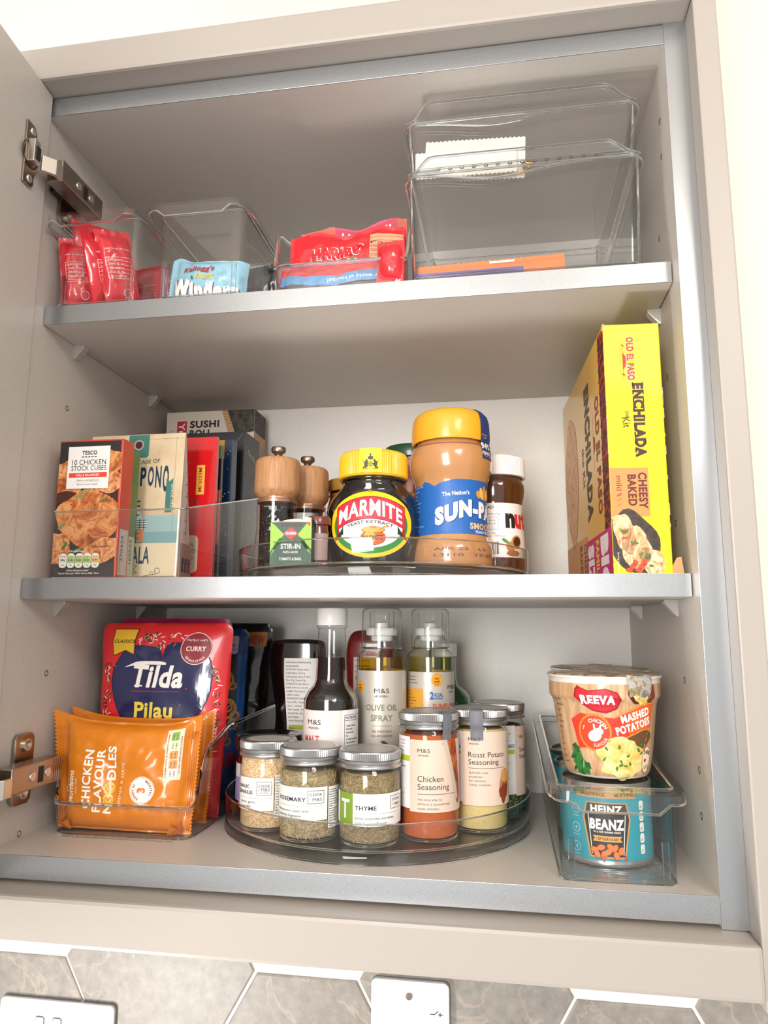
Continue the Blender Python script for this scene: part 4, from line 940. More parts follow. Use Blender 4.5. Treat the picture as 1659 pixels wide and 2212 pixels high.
# hazelnut spread
x, y = 133, 160; t = thing('hazelnut_spread_jar', 'jar of brown hazelnut spread with a white ribbed lid, rightmost on the turntable', 'jar', (x, y, TM))
pn = [(24, 0), (27.5, 2), (29, 8), (29, 22), (28, 40), (27, 58), (27.2, 66), (28.8, 74), (30, 82), (29.5, 88), (27.4, 92), (27, 96)]
sp3 = smooth_prof(pn, 3)
mk('jar_body', MB().lathe([(0.01, 0)]+sp3, seg=48), pm('choc_spread', '#4a2a1a', 0.08, coat=1), t, smooth=50)
l3 = MB().lathe([(28, 94.5), (30.4, 95)], seg=48); l3.lathe([(30.4, 95), (30.6, 96), (30.4, 112), (29.8, 114)], seg=180, rfun=lambda r, z, a: r+(.3 if int(round(a/(2*pi)*180)) % 2 else -.2)); l3.lathe([(29.8, 114), (28, 115.4), (0.01, 115.6)], seg=48)
mk('lid', l3, 'white_cap', t, smooth=35)
A1 = radians(facing(x, y)); mp = lambda u, v, o: (lambda r, an: ((r+.2+o)*sin(an), -(r+.2+o)*cos(an), v))(interp(sp3, v), A1+u/27.5)
a = Art(); a.rect(-44, 14, 44, 67, '#efebe8', 1); a.text('SPREAD', -17, 61.5, 2.8, '#3a3634', 2, 'l', width=16, bold=.02)
a.text('n', 10, 44, 17.5, '#1c1a1a', 2, 'l', bold=.06, sx=.85); a.text('utella', 20.5, 44, 17.5, '#d8292c', 2, 'l', bold=.06, sx=.8)
a.frame(-8.5, 41, 3, 53, .7, '#a9c3d6', 2); a.text('336 kJ', -2.8, 49, 1.7, '#4a4644', 2); a.text('80 kcal', -2.8, 46, 1.7, '#4a4644', 2); a.ring(-2.8, 42.5, 2.4, 2.8, '#a9c3d6', 2, n=16); a.text('4%', -2.8, 41.8, 1.3, '#4a4644', 2)
a.text('Per portion (15g)', -13, 55.5, 1.7, '#4a4644', 2, 'l', width=18); a.text('Per 100g', -8, 36.5, 1.7, '#4a4644', 2, 'l'); a.text('2252 kJ / 539 kcal', -13, 33.8, 1.7, '#4a4644', 2, 'l', width=22)
for k in range(14): a.rect(-15+k*1.35, 17, -15+k*1.35+(.5 if k % 3 else .9), 29, '#2a2828', 2)
a.ell(14, 24, 4, 5.5, '#b98352', 2, rot=.4); a.ell(21, 29, 6, 7, '#c98d55', 2, rot=-.5); a.ell(21.5, 29.5, 4.2, 5, '#4a2615', 3, rot=-.5); a.ell(9, 30, 3.5, 1.6, '#4f8a2f', 2, rot=-.6); a.ell(17, 18, 7, 3, '#a86a40', 2)
a.build('label', t, mp, step=3, stepv=4)
# orange chutney jar and tall sauce jar behind
t = thing('curry_paste_jar', 'orange glass jar with a gold lid between the mills and the black jar', 'jar', (-14, 168, TM))
mk('glass_body', MB().lathe([(0.01, 0), (25, 0), (27, 3), (27, 70), (25, 78), (24.5, 84)], seg=48), pm('orange_paste', '#a9541c', 0.12, coat=1), t, smooth=45)
mk('neck_rings', MB().tube([(25*cos(2*pi*i/40), 25*sin(2*pi*i/40), 82) for i in range(40)], 1.2, 6, True), 'orange_paste', t, smooth=True)
mk('lid', MB().lathe([(24, 86), (26.6, 86.4), (27, 88), (27, 97), (26, 98.6), (24, 99), (0.01, 98.6)], seg=60), pm('gold_lid', '#c3994a', 0.3, .5), t, smooth=40)
a = Art(); a.rect(-40, 12, 40, 66, '#b9602a', 1); a.build('label', t, M_cyl(27.1, 0, 0), step=3)
t = thing('pasta_sauce_jar', 'tall jar of red sauce with a dark green lid behind the peanut butter', 'jar', (42, 232, TM))
mk('glass_body', MB().lathe([(0.01, 0), (31, 0), (34, 4), (34, 100), (30, 116), (28, 122), (28, 134)], seg=48), pm('red_sauce', '#9a4426', 0.1, coat=1), t, smooth=45)
mk('lid', MB().lathe([(28, 133), (32.6, 133.6), (33, 135), (33, 145), (31.6, 147.6), (28, 148.4), (0.01, 147.8)], seg=60), pm('green_lid', '#1f4a30', 0.3, coat=.4), t, smooth=40)
a = Art(); a.rect(-24, 22, 24, 92, '#c96a48', 1); a.text('Organic', 0, 82, 5, '#7a2a1a', 2); a.rect(-24, 88, 24, 90, '#d9b064', 2); a.build('label', t, M_cyl(34.2, 0, -8), step=3)
# small maroon pot and the opened sauce sleeve
t = thing('sauce_pot', 'small maroon pot of sauce beside the green cardboard sleeve', 'pot', (-24.5, 66, TM))
mk('glass_body', MB().lathe([(0.01, 0), (9.5, 0), (10.4, 2), (10.4, 31), (9.4, 34), (9.4, 38)], seg=32), pm('maroon_sauce', '#5a2018', 0.15, coat=1), t, smooth=45)
mk('lid', MB().lathe([(9.4, 37.5), (11.6, 38), (11.8, 44), (11, 45.4), (0.01, 45.2)], seg=40), pm('maroon_lid', '#6b2a22', 0.3, coat=.5), t, smooth=40)
a = Art(); a.rect(-11, 6, 11, 30, '#a08a86', 1); a.build('label', t, M_cyl(10.5, 0, 10), step=2)
t = thing('stir_in_sauce_box', 'small green cardboard sleeve with a torn open top in front of the mills', 'box', (-42.3, 41, TM), (0, 0, radians(4)))
W_, D_, H_ = 36.5, 16, 42
m = MB(); th = .5
m.box(-W_/2, W_/2, 0, th, 0, H_-4); m.box(-W_/2, W_/2, D_-th, D_, 0, H_-2); m.box(-W_/2, -W_/2+th, 0, D_, 0, H_-2); m.box(W_/2-th, W_/2, 0, D_, 0, H_-1); m.box(-W_/2, W_/2, 0, D_, 0, th)
mk('sleeve', m, pm('sleeve_green', '#1d4a34', 0.5), t)
torn = [(-W_/2, H_-4), (-W_/2, H_-1.5), (-14, H_-3), (-11.5, H_-.5), (-10, H_-4.5), (-6, H_-2.2), (-2, H_-1.6), (6, H_-1), (10, H_-1.8), (13, H_+.8), (W_/2, H_-.6), (W_/2, H_-4)]
mk('torn_edge', MB().prism(torn, .05, .45, 'y'), pm('raw_card', '#d8cfc0', 0.8), t)
a = Art(); a.rect(-W_/2, 0, W_/2, H_-4, '#1d4a34', 1)
a.poly([(-W_/2, 38), (-15, 36), (-6, 27), (-W_/2, 12)], '#8fc02c', 2); a.poly([(W_/2, 38), (15, 38), (6, 27), (W_/2, 14)], '#8fc02c', 2)
a.poly([(-10, 24), (10, 24), (17, 14), (-17, 14)], '#1d4a34', 3); a.poly([(-12, 22), (-6, 25), (-15, 12), (-W_/2, 8)], '#4fa038', 3); a.poly([(12, 22), (6, 25), (15, 12), (W_/2, 10)], '#4fa038', 3)
a.poly([(-7, 28), (0, 33.5), (7, 28), (0, 22.5)], '#d8242c', 4); a.text('CUCINA', 0, 27, 2.2, '#f4efe8', 5, width=9.5, bold=.04); a.rect(-9, 34.5, 9, 37.3, '#4a1d18', 4); a.poly([(12, 38), (17, 38), (17, 34)], '#c9342c', 4)
a.text('STIR-IN', 0, 14.5, 4.4, '#eef0ea', 5, width=17.5, bold=.03); a.text('PASTA SAUCE', 0, 10.6, 1.9, '#eef0ea', 5, width=13, bold=.02); a.text('TOMATO & BASIL', 0, 4.5, 2.4, '#eef0ea', 5, width=20, bold=.02)
a.build('front_print', t, M_front(0, 0, 0))

# ------------------------------------------------------------------ enchilada kit box
t = thing('enchilada_kit_box', 'tall yellow food kit box standing against the right wall', 'box', (225.3, 25, Z2+.1), (0, 0, radians(3.2)))
W_, D_, H_ = 45.0, 236, 206.5
pm('kit_yellow', '#ecd400', 0.5, coat=.1); pm('kit_side', '#e3ae1c', 0.3, coat=.4); ramp_mat('card_worn', [(0.3, '#a8905c'), (.6, '#d6c39a')], (300, 300, 300), 0.8)
mk('carton', MB().box(0, W_, 0, D_, 0, H_), ['kit_yellow'], t, bevel=.7)
m = MB(); rr = random.Random(5)
for k in range(26):
    z = rr.uniform(4, 196); m.box(-.15, .35, -.2, .3, z, z+rr.uniform(1.5, 7))
    if k % 3 == 0: m.box(W_-.3, W_+.3, -.15, .5, z+2, z+rr.uniform(4, 12))
m.box(-.3, 1.5, -.4, 5, H_-5, H_+.5); mk('worn_corner', m, 'card_worn', t, kind='stuff')
mk('loose_flap', MB().prism([(W_-3, 0.2), (W_+9, .2), (W_+7.5, 13.5), (W_+4, 13)], 2.2, 2.9, 'y'), pm('flap_card', '#d2a878', 0.7), t)
ramp_mat('melted_cheese', [(0.3, '#b5472a'), (0.42, '#e2935c'), (0.55, '#f2cfa0'), (0.7, '#f7e3c4'), (0.8, '#d8663c')], (130, 130, 60), 0.5, detail=7, dist=2.5, nrough=.7)
ramp_mat('dark_dish', [(0.3, '#1f1814'), (0.7, '#4a3a30')], (200, 200, 200), 0.5); ramp_mat('weave', [(0.3, '#2a0f0c'), (0.48, '#5c1712'), (0.55, '#a52c22'), (0.8, '#b94030')], (90, 60, 210), 0.6, detail=2)
a = Art()    # front face: x 0..45, z 0..206
def serif(a, s, x, y, h, c, lay, width, rot=-90):       # slab letters: word plus foot bars at every letter
    a.text(s, x, y, h, c, lay, 'l', width=width, bold=.05, rot=rot)
a.text('OLD EL PASO', 18.5, 195, 5.2, '#c8202a', 2, 'l', width=37, rot=-90, bold=.04); a.text('OLD EL PASO', 18.2, 195.4, 5.2, '#f0b99a', 1, 'l', width=38, rot=-90, bold=.09)
a.poly([(15, 182), (17.3, 178.5), (17.6, 174), (17, 170), (15, 167)], '#c8202a', 2); a.line([(15, 190), (15, 160)], .4, '#a35a2a', 2)
for q in (188, 163): a.line([(13.5, q), (17, q)], .6, '#a35a2a', 2); a.line([(14, q+1.6), (16.6, q-1.6)], .4, '#a35a2a', 2)
a.text('ESTABLISHED 1938', 12.6, 186, 1.0, '#b0742a', 2, 'l', width=22, rot=-90)
vs, fs, b0, b1 = glyphs('ENCHILADA', .06)
a.text('ENCHILADA', 22, 155.5, 7.6, '#3a0f0a', 2, 'l', width=62, rot=-90, bold=.06)
for k in range(9): a.rect(21.2, 152.9-k*6.95, 22.4, 157-k*6.95-.8, '#3a0f0a', 2); a.rect(29.2, 152.9-k*6.95, 30.2, 157-k*6.95-.8, '#3a0f0a', 2) if k not in (6, 8, 5) else None
a.text('the', 14.5, 132, 3.0, '#3a0f0a', 3, 'l', rot=-80); a.text('Kit', 12, 126.5, 6.0, '#3a0f0a', 3, 'l', rot=-84, sx=.9)
a.rect(.2, 45.5, 30.2, 85, '#eb8e4b', 1); a.text('CHEESY', 22.5, 81, 6.2, '#5f1210', 2, 'l', width=29.5, rot=-90, bold=.04); a.text('BAKED', 14.2, 79.5, 6.2, '#5f1210', 2, 'l', width=25.5, rot=-90, bold=.04)
a.text('mild', 5.2, 78.5, 4.4, '#7a2418', 2, 'l', rot=-90, width=12); 
for k in range(3): a.ell(7, 63-k*4, 2.4, .8, '#d8323a' if k == 0 else '#d9763f', 2, rot=.5)
a.ell(17, 25, 19, 27, 'dark_dish', 2, rot=.45, wob=.15, seed=4); a.ell(9, 32, 8, 17, 'melted_cheese', 3, rot=.25, wob=.4, seed=3); a.ell(19, 22, 11, 17, 'melted_cheese', 3, rot=.3, wob=.4, seed=6); a.ell(29, 11, 9, 12, 'melted_cheese', 3, rot=.4, wob=.4, seed=8)
for k in range(7): a.ell(8+k*3.5, 34-k*4.6+(k % 2)*4, 1.8, 1.0, '#4c7a2a', 4, rot=k, wob=.4, seed=k)
for k in range(6): a.ell(12+k*2.4, 3+(k % 3)*3, 2.6, 1.9, '#c8442a', 4, rot=k, wob=.3, seed=k+9)
a.text('Serving suggestion', 3.4, 17, 1.5, '#efe9e0', 5, 'l', width=16, rot=-90)
a.build('front_print', t, M_front(0, 0, 0), clip=(.3, .3, W_-.3, H_-.3))
a = Art()    # left face, u runs towards the front
U0 = -D_     # u = -(depth)
a.rect(-D_, 0, 0, H_, 'kit_side', 1); a.rect(-24, 38, 0, H_-2, 'weave', 2)
for k in range(17): a.line([(-26, 40+k*9.6), (0, 46+k*9.6)], 1.2, '#2a0d0a', 3); [a.line([(-3-j*5.5, 42+k*9.6), (-5-j*5.5, 49+k*9.6)], .7, '#3a1310', 3) for j in range(4)]
a.text('OLD EL PASO', -47, 158, 15, '#8f1a1c', 3, 'l', width=104, rot=-90, bold=.04)
a.text('ENCHILADA', -98, 183, 22, '#3c2a1a', 3, 'l', width=128, rot=-90, bold=.06)
a.text('the Kit', -122, 130, 13, '#3c2a1a', 3, 'l', rot=-86, width=40); a.line([(-60, 150), (-60, 96)], .8, '#8a4a1c', 3); a.poly([(-60, 128), (-53, 124), (-53, 116), (-60, 110)], '#9a2a1c', 3)
a.ell(-190, 112, 42, 70, 'melted_cheese', 3, wob=.15, seed=5); a.rect(-D_, 0, -112, 44, '#dc9a5c', 3); a.text('CHEESY', -128, 38, 14, '#7a4a2a', 4, 'l', width=36, rot=-90, bold=.04); a.text('BAKED', -152, 38, 14, '#7a4a2a', 4, 'l', width=32, rot=-90, bold=.04)
a.rect(-112, 0, 0, 38, '#c4106c', 4); a.text('BIG', -42, 35, 27, '#efe9ec', 5, 'l', width=48, rot=-90, bold=.09); a.text('FAMILY', -66, 34, 13, '#e6c42a', 5, 'l', width=36, rot=-90, bold=.05); a.text('SIZE', -103, 33, 25, '#efe9ec', 5, 'l', width=50, rot=-90, bold=.08)
a.build('side_print', t, M_left(0, 0, 0), clip=(-D_+.3, .3, -.3, H_-.3))

# ------------------------------------------------------------------ right hand bin: bean tins and potato pots
pm('tin_steel', '#b9bab8', 0.25, 0.9); pm('bean_teal', '#1f97a8', 0.28, coat=.5)
def tin(label, y, face, group='blue bean tins'):
    t = thing('bean_tin', label, 'tin', (218.4, y, 2.3), group=group); R = 35.6
    mk('steel_can', MB().lathe([(0.01, 1.4), (R-2.6, 1.4), (R-1.6, 0), (R-.6, .2), (R, 1.6), (R-.3, 3), (R-.6, 4), (R-.6, 56), (R-.2, 58.4), (R, 59.8), (R-.8, 60.8), (R-2, 60.2), (R-2.6, 57.6), (0.01, 57.6)], seg=64), 'tin_steel', t, smooth=40)
    lb = mk('label', MB().lathe([(R-.45, 4.4), (R-.45, 56)], seg=64), 'bean_teal', t, smooth=True)
    if face is None: return t
    a = Art(); a.rect(-24, 50, 24, 55.6, '#c39a5f', 1); a.text('MULTIPACK', -10, 51.4, 2.6, '#5a3a1e', 2, width=19, bold=.02); a.text('MULTIPACK', 16, 51.4, 2.6, '#5a3a1e', 2, width=19, bold=.02)
    a.poly([(-15.5, 47), (15.5, 47), (18.5, 35), (13.5, 6.5), (-13.5, 6.5), (-18.5, 35)], '#c8924a', 1); a.poly([(-14.6, 46), (14.6, 46), (17, 35), (12.4, 7.8), (-12.4, 7.8), (-17, 35)], '#26221f', 2)
    a.line([(-14, 38), (-11.6, 9)], .6, '#f1ede6', 3); a.line([(14, 38), (11.6, 9)], .6, '#f1ede6', 3); a.text('HEINZ', 0, 39.5, 5.2, '#f1ede6', 3, width=24, bold=.05)
    a.text('BEANZ', 0, 27.5, 7.0, '#f4f1ec', 3, width=25.5, bold=.05); a.text('In a rich tomato sauce', 0, 24.8, 1.7, '#f1ede6', 3, width=20, bold=.02)
    a.poly([(-11, 22.6), (11, 22.6), (9.4, 20.6), (11, 18.4), (-11, 18.4), (-9.4, 20.6)], '#d9a052', 3); a.text('1 OF YOUR 5 A DAY', 0, 19.5, 1.9, '#3a2414', 4, width=16.5, bold=.03)
    for k, (u, v) in enumerate(((-10, 12), (-5, 14), (0, 11), (5, 14), (9.5, 12), (-3, 8.6), (6, 8.6), (-8, 9), (2, 14.5))): a.ell(u, v, 3.3, 2.3, '#9c3415', 4+k % 2, rot=.3*k); a.ell(u+.2, v+.3, 2.9, 1.9, '#e07a35', 6+k % 2, rot=.3*k)
    a.ell(-3, 6, 1.2, 2.4, '#c0461c', 7); a.ell(13, 7, .9, 2.2, '#c0461c', 7)
    for k in range(5): a.rr(26.5, 41-k*8, 31, 48-k*8, 1.6, '#ecebe4', 2); a.text('2g', 28.7, 43.4-k*8, 1.6, '#4a4a4a', 3, rot=90)
    for k in range(3): a.ring(-25, 40-k*14, 3.2, 3.7, '#a9d3d8', 2, n=20); a.text('4', -25, 38.6-k*14, 2.6, '#d3e9ec', 2); a.text('portions', -25, 34.2-k*14, 1.2, '#d3e9ec', 2)
    a.build('label_print', lb, M_cyl(R-.3, 0, face), step=2.5); return t
tin('blue bean tin at the front of the narrow bin, under the potato pot', 78, -7)
tin('blue bean tin behind the front tin in the narrow bin', 150, 20); tin('rearmost blue bean tin in the narrow bin', 222, 40)
def pot(label, x, y, z, rz):
    t = thing('potato_pot', label, 'food pot', (x, y, z), (0, 0, rz), 'mashed potato pots')
    pf = [(28, 0), (31.5, .6), (33.6, 3.5), (35, 9), (37.4, 24), (40.6, 50), (42.2, 59), (44.6, 63), (45, 66), (45.4, 77.6), (46.6, 78.2), (46.8, 79.6), (45.6, 80.4)]
    pr = smooth_prof(pf, 3)
    b = mk('cup', MB().lathe([(0.01, .6)]+pr, seg=64), pm('pot_white', '#ece8e0', 0.3, coat=.5), t, smooth=40)
    wr = MB().lathe([(r_+.12, z_) for r_, z_ in pr if 2 < z_ < 77.4], seg=64)
    sl = mk('sleeve', wr, ramp_mat('pot_wood', [(0.3, '#b98a5e'), (0.5, '#d0a67c'), (0.72, '#e0be97')], (260, 260, 16), 0.3, detail=4, dist=.4, coat=.5), t, smooth=40)
    foil = MB().lathe([(46.4, 79.9), (45.5, 80.8), (40, 81.0), (20, 81.2), (0.01, 81.3)], seg=64, rfun=lambda r, z, a: r)
    foil.v = [(p[0], p[1], p[2]+(.5*noise.noise(Vector((p[0]*.12, p[1]*.12, 3))) if z_ok(p) else 0)) for p in foil.v]
    lid = mk('foil_lid', foil, ramp_mat('foil_print', [(0.3, '#7c6a45'), (0.45, '#c9b590'), (0.55, '#8e3c2c'), (0.62, '#4f6a34'), (0.75, '#d8cdb8')], (60, 30, 60), 0.3, detail=4, metal=.2), t, smooth=40)
    a0 = -.1
    # peeled tab of the foil folding over the rim
    tb = MB()
    def tab(s_, v):
        an = radians(34)+.55*(s_-.5)*(1-.25*v); r = 44+8*v-5*v*v*1.2; z_ = 81.2-max(0, v-.35)*24+1.2*sin(s_*9+v*5)*v
        return ((r+2)*sin(an), -(r+2)*cos(an), z_)
    tb.grid(tab, 12, 10); tb.grid(lambda s_, v: tuple(p*(.99 if i < 2 else 1) for i, p in enumerate(tab(s_, v))), 12, 10, flip=True)
    mk('foil_tab', tb, ramp_mat('foil_under', [(0.35, '#8f8b82'), (0.5, '#d9d8d4'), (0.62, '#a58a4a'), (.75, '#e8e6e0')], (110, 110, 110), 0.25, detail=4, metal=.5), t, smooth=40)
    a = Art()
    a.poly([(-22, 70), (-20, 73), (-17, 71), (-12, 69), (0, 71), (8, 68), (11, 62), (8, 55), (0, 51.5), (-10, 53), (-18, 58), (-23, 64)], '#a01420', 2); a.poly([(-21, 69), (-19, 71), (-16, 70), (-11, 68), (0, 69.8), (7, 67), (9.6, 62), (7, 56), (0, 53), (-10, 54.2), (-17, 59), (-21.6, 64)], '#c61f2e', 3)
    a.text('REEVA', -5.8, 58.8, 6.4, '#f4f1f0', 4, width=25, bold=.06)
    # banner
    top_ = [(-29, 45.5), (-20, 51), (-8, 49), (5, 48), (18, 54), (30, 59), (42, 59)]; bot_ = [(-24, 23.5), (-18, 24), (-8, 28.5), (5, 29.5), (18, 34), (30, 38.5), (39, 39)]
    for i in range(6): a.poly([bot_[i], bot_[i+1], top_[i+1], top_[i]], '#dd3c26' if i < 4 else '#e36426', 3)
    a.line([(p[0], p[1]) for p in top_[3:]], 1.0, '#e89a3a', 4); a.line([(p[0], p[1]) for p in bot_[3:]], .8, '#e89a3a', 4)
    vs, fs, b0, b1 = glyphs('MASHED', .05); a.text('MASHED', 24, 47.5, 5.6, '#f8f4ee', 5, rot=15, width=26, bold=.05); a.text('POTATOES', 23, 39.2, 5.6, '#f8f4ee', 5, rot=15, width=32, bold=.05)
    a.ell(-9.6, 36.5, 13.2, 14.6, '#e8862c', 4); a.ell(-9.6, 36.5, 11.6, 13, '#d84426', 5); a.arc('CHICKEN', -9.6, 36, 8.6, 70, 2.7, '#f6efe6', 6, width=14, bold=.03); a.arc('with', -9.6, 36, 9, 155, 1.5, '#f6efe6', 6); a.arc('FLAVOUR', -9.6, 36.5, 11.2, 300, 2.6, '#f6efe6', 6, up=False, width=14)
    a.ell(-9.6, 34, 5.4, 4.4, '#f6efe6', 6, rot=.4); a.ell(-6.2, 37.4, 3.4, 2.8, '#f6efe6', 6); a.line([(-9.5, 37.5), (-10, 43)], 1.4, '#f6efe6', 6); a.line([(-6.5, 38), (-4.4, 42.6)], 1.4, '#f6efe6', 6)
    # bag top with potato, spoon, mash, parsley
    a.ell(24, 70, 9, 11, '#5a2418', 2, rot=-.2, wob=.2, seed=3); a.ell(27, 68, 8, 11, 'mash', 3, wob=.35, seed=9); a.ell(36, 66, 4, 8, '#7a3a22', 3, wob=.3, seed=4)
    a.poly([(40, 47), (30, 10), (24, 8), (34, 30)], '#b9805a', 2); a.ell(27, 30, 15, 7, '#6b4a30', 2, rot=.3)
    a.ell(13, 15.5, 21.5, 14.5, 'mash', 4, wob=.35, seed=12, n=60); a.ell(12, 26, 12, 7, 'mash', 4, wob=.4, seed=14, n=40)
    rr = random.Random(2)
    for k in range(14): a.ell(13+rr.uniform(-17, 17), 15+rr.uniform(-9, 13), 1.7, .9, '#3f7a22', 6, rot=rr.uniform(0, 3), wob=.9, seed=k)
    for k in range(9):
        an = 2.2+k*.42; a.ell(-23+6*cos(an), 15+9*sin(an)*.9, 4.6, 2.6, '#2f7a34' if k % 2 else '#1f5f2a', 4+k % 2, rot=an, wob=1.2, seed=k+3)
    a.line([(-22, 8), (-20, 20)], .7, '#b8c98a', 6)
    a.ell(36.5, 15, 5.4, 10.5, '#9c5a3a', 5); a.ell(36.5, 15, 5.0, 10, '#efe2c4', 6); a.text('240g', 36.6, 19.5, 2.9, '#5a1a14', 7, width=7.6, bold=.03); a.ell(34.6, 14.6, 1.5, 1.6, '#cf3a2a', 7); a.text('of 5', 37, 8, 3.2, '#5a1a14', 7, width=6)
    micro(a, -46, 60, 10, ['Ingredients', 'potato flakes', 'starch', 'chicken', 'flavouring', 'palm oil', 'salt', 'milk', 'onion', 'sugar', 'parsley', 'turmeric'], 1.6, '#3a2c20')
    mpp = lambda u, v, o: (lambda r, an: ((r+.25+o)*sin(an), -(r+.25+o)*cos(an), v))(interp(pr, v), u/40.0)
    a.build('sleeve_print', sl, mpp, step=3, stepv=4)
    return t
def z_ok(p): return p[2] > 80.7
ramp_mat('mash', [(0.3, '#d8a844'), (0.48, '#ecd07a'), (0.65, '#f6e8ae')], (90, 90, 90), 0.5, detail=5, dist=1.0)
p0 = pot('tall paper pot of mashed potatoes on the front tin in the narrow bin', 221.5, 86, 64.3, radians(facing(221, 86)*.75))
dup(p0, (229, 181, 64.3), (0, radians(-1.0), 2.4), 'second potato pot half hidden behind the front one')
# ------------------------------------------------------------------ bottom left bin: noodles, rice and pasta
def foilm(name, c, rough=0.28, coat=.5): return pm(name, c, rough, coat=coat, bump=.25, bscale=120)
foilm('noodle_orange', '#db7f14'); foilm('noodle_orange_dark', '#c46a10')
def noodle_art(a, full=True):
    a.text('Morrisons', -41, 23, 4.6, '#f6efe4', 2, 'l', rot=90, width=26, bold=.03); a.text('Since 1899', -37.4, 31, 1.6, '#f6efe4', 2, 'l', rot=90, width=12)
    for k in range(9): an = 2.0+k*.42; a.ell(-50+(4.4 if k % 2 else 2.4)*cos(an+.6), 35+(5 if k % 2 else 3)*sin(an+.6), 1.2, .7, '#f6efe4', 2, rot=an)
    a.line([(-50, 35), (-47, 35)], .5, '#f6efe4', 2)
    a.text('CHICKEN', -24.6, 19, 7.2, '#f8f3ea', 2, 'l', rot=90, width=49, bold=.03); a.text('FLAVOUR', -14, 16.5, 7.2, '#f8f3ea', 2, 'l', rot=90, width=53, bold=.03); a.text('N', -3.6, 16, 7.2, '#f8f3ea', 2, 'l', rot=90, bold=.03, sx=1.05); a.text('DLES', -3.6, 43.5, 7.2, '#f8f3ea', 2, 'l', rot=90, width=29, bold=.03)
    for cy in (28, 37.5):
        for q in range(4): a.ring(-7.2+.6*cos(q*1.7), cy+.6*sin(q*1.7), 2.2+q*.6, 2.75+q*.6, '#f2dc62', 2+q % 2, n=24)
    a.text('SIMMER & SERVE', 4.6, 22, 2.7, '#f6e4c6', 2, 'l', rot=90, width=37)
    a.ell(23, 36.5, 11.4, 11.4, '#f8f3ea', 2, n=40); a.ring(23, 36.5, 10.5, 10.8, '#d9822a', 3, n=40); a.ell(23, 36.5, 5.5, 5.5, '#f8f3ea', 3)
    a.text('3', 25.8, 36.5, 6.4, '#d6741c', 4, 'c', rot=90, bold=.05); a.arc('READY IN', 23, 36.5, 7.2, 198, 2.0, '#a85c20', 4, width=13, bold=.02); a.arc('MINUTES', 23, 36.5, 7.2, 20, 2.0, '#a85c20', 4, width=13, bold=.02)
    a.rect(41, 45, 54.5, 86, '#f0dcc4', 2); a.text('A 1/2 pack (162.5g) (as consumed) provides', 43.2, 47, 1.3, '#5a3a20', 3, 'l', rot=90, width=36, bold=.02)
    for k, c in enumerate(('#f5f2ec', '#e9a15e', '#e9a15e', '#dfe6c0', '#8db548')): a.rr(45, 47+k*7.5, 51.5, 54-k*0+k*7.5, 1.4, c, 3); a.text(('ENERGY', 'Fat', 'Saturates', 'Sugars', 'Salt')[k], 47.4, 48+k*7.5, 1.2, '#4a3a2c', 4, 'l', rot=90, width=4.5, bold=.02); a.text(('362kcal', '11.4g', '5.2g', '1.8g', '0.4g')[k], 50.2, 48+k*7.5, 1.3, '#4a3a2c', 4, 'l', rot=90, width=4.5, bold=.02)
    a.text('of the reference intake', 53.6, 50, 1.2, '#5a3a20', 3, 'l', rot=90, width=30)
def noodle(label, loc, rot, seed, art):
    t = thing('noodle_packet', label, 'noodle packet', loc, rot, 'orange noodle packets')
    m, mp = packet(124, 92, 27, 'l', 8, 2.4, .034, seed, 6, 1.4, ears=10, nu=60, nv=64)
    wd = lambda p: (p[0]*(1+(.24 if p[0] < 0 else .04)*(p[2]/92)*(abs(p[0])/62)**2), p[1], p[2])
    m.v = [wd(p) for p in m.v]
    b = mk('wrapper', m, 'noodle_orange', t, smooth=50)
    c = MB()
    for s in (-1, 1):
        for k in range(4): c.tube([wd((s*(55.5+k*1.7), -.6, z)) for z in range(3, 91, 6)], .4, 5)
    mk('crimped_seals', c, 'noodle_orange_dark', b, smooth=True, kind='stuff')
    m2 = MB()      # folded bottom corners and the flat base gusset
    for s in (-1, 1): m2.add([(s*45, -9, .5), (s*57, -4, 1), (s*54, -11, 6), (s*47, -12, 9), (s*54, -2, 13)], [(0, 1, 2), (0, 2, 3), (1, 4, 2)])
    mk('folded_corners', m2, 'noodle_orange_dark', b, kind='stuff')
    if art: a = Art(); noodle_art(a); a.build('front_print', b, lambda u, v, o: wd(mp(u-3.5, v, o)), step=2, stepv=2, clip=(-50, 4, 55, 90))
    return t
noodle('orange packet of chicken noodles with white lettering at the front of the low bin', (-198.5, 71, 3.0), (radians(-3.5), radians(0.8), radians(1)), 3, True)
noodle('second orange noodle packet just behind the lettered one', (-197, 100, 4.0), (radians(-4), 0, radians(2)), 8, False)
# rice pouch
def pouch(name, label, loc, rot, w, h, t_, m_, seed, art, cat='pouch', rad=9, group=None, amp=1.6):
    t = thing(name, label, cat, loc, rot, group)
    m, mp0 = packet(w, h, t_, '', 2, amp, .022, seed, 3.2, 0, nu=44, nv=56, foot=.5)
    mb = MB(); mb.f, mb.m = m.f, m.m
    def rc(x, z):        # round the top corners
        ax = abs(x); X0, Z0 = w/2-rad, h-rad
        if ax > X0 and z > Z0:
            dx, dz = ax-X0, z-Z0; k = max(dx, dz)/rad; d = math.hypot(dx, dz) or 1; ax, z = X0+dx/d*k*rad, Z0+dz/d*k*rad
        return (ax if x > 0 else -ax)*(1-.10*(1-z/h)), z
    mb.v = []
    for x, y, z in m.v:
        X, Z = rc(x, z); mb.v.append((X, y, Z))
    b = mk('pouch_body', mb, m_, t, smooth=60)
    def mp(u, v, o): x, y, z = mp0(u, v, o+.1); X, Z = rc(u, v); return (X+(x-u), y, Z+(z-v))
    if art: a = Art(); art(a); a.build('front_print', b, mp, step=3, stepv=3, clip=(-w/2+1, 2, w/2-1, h-1))
    return t
foilm('rice_red', '#e02a2e', .32); foilm('rice_navy', '#1d2456', .22, 1.0)
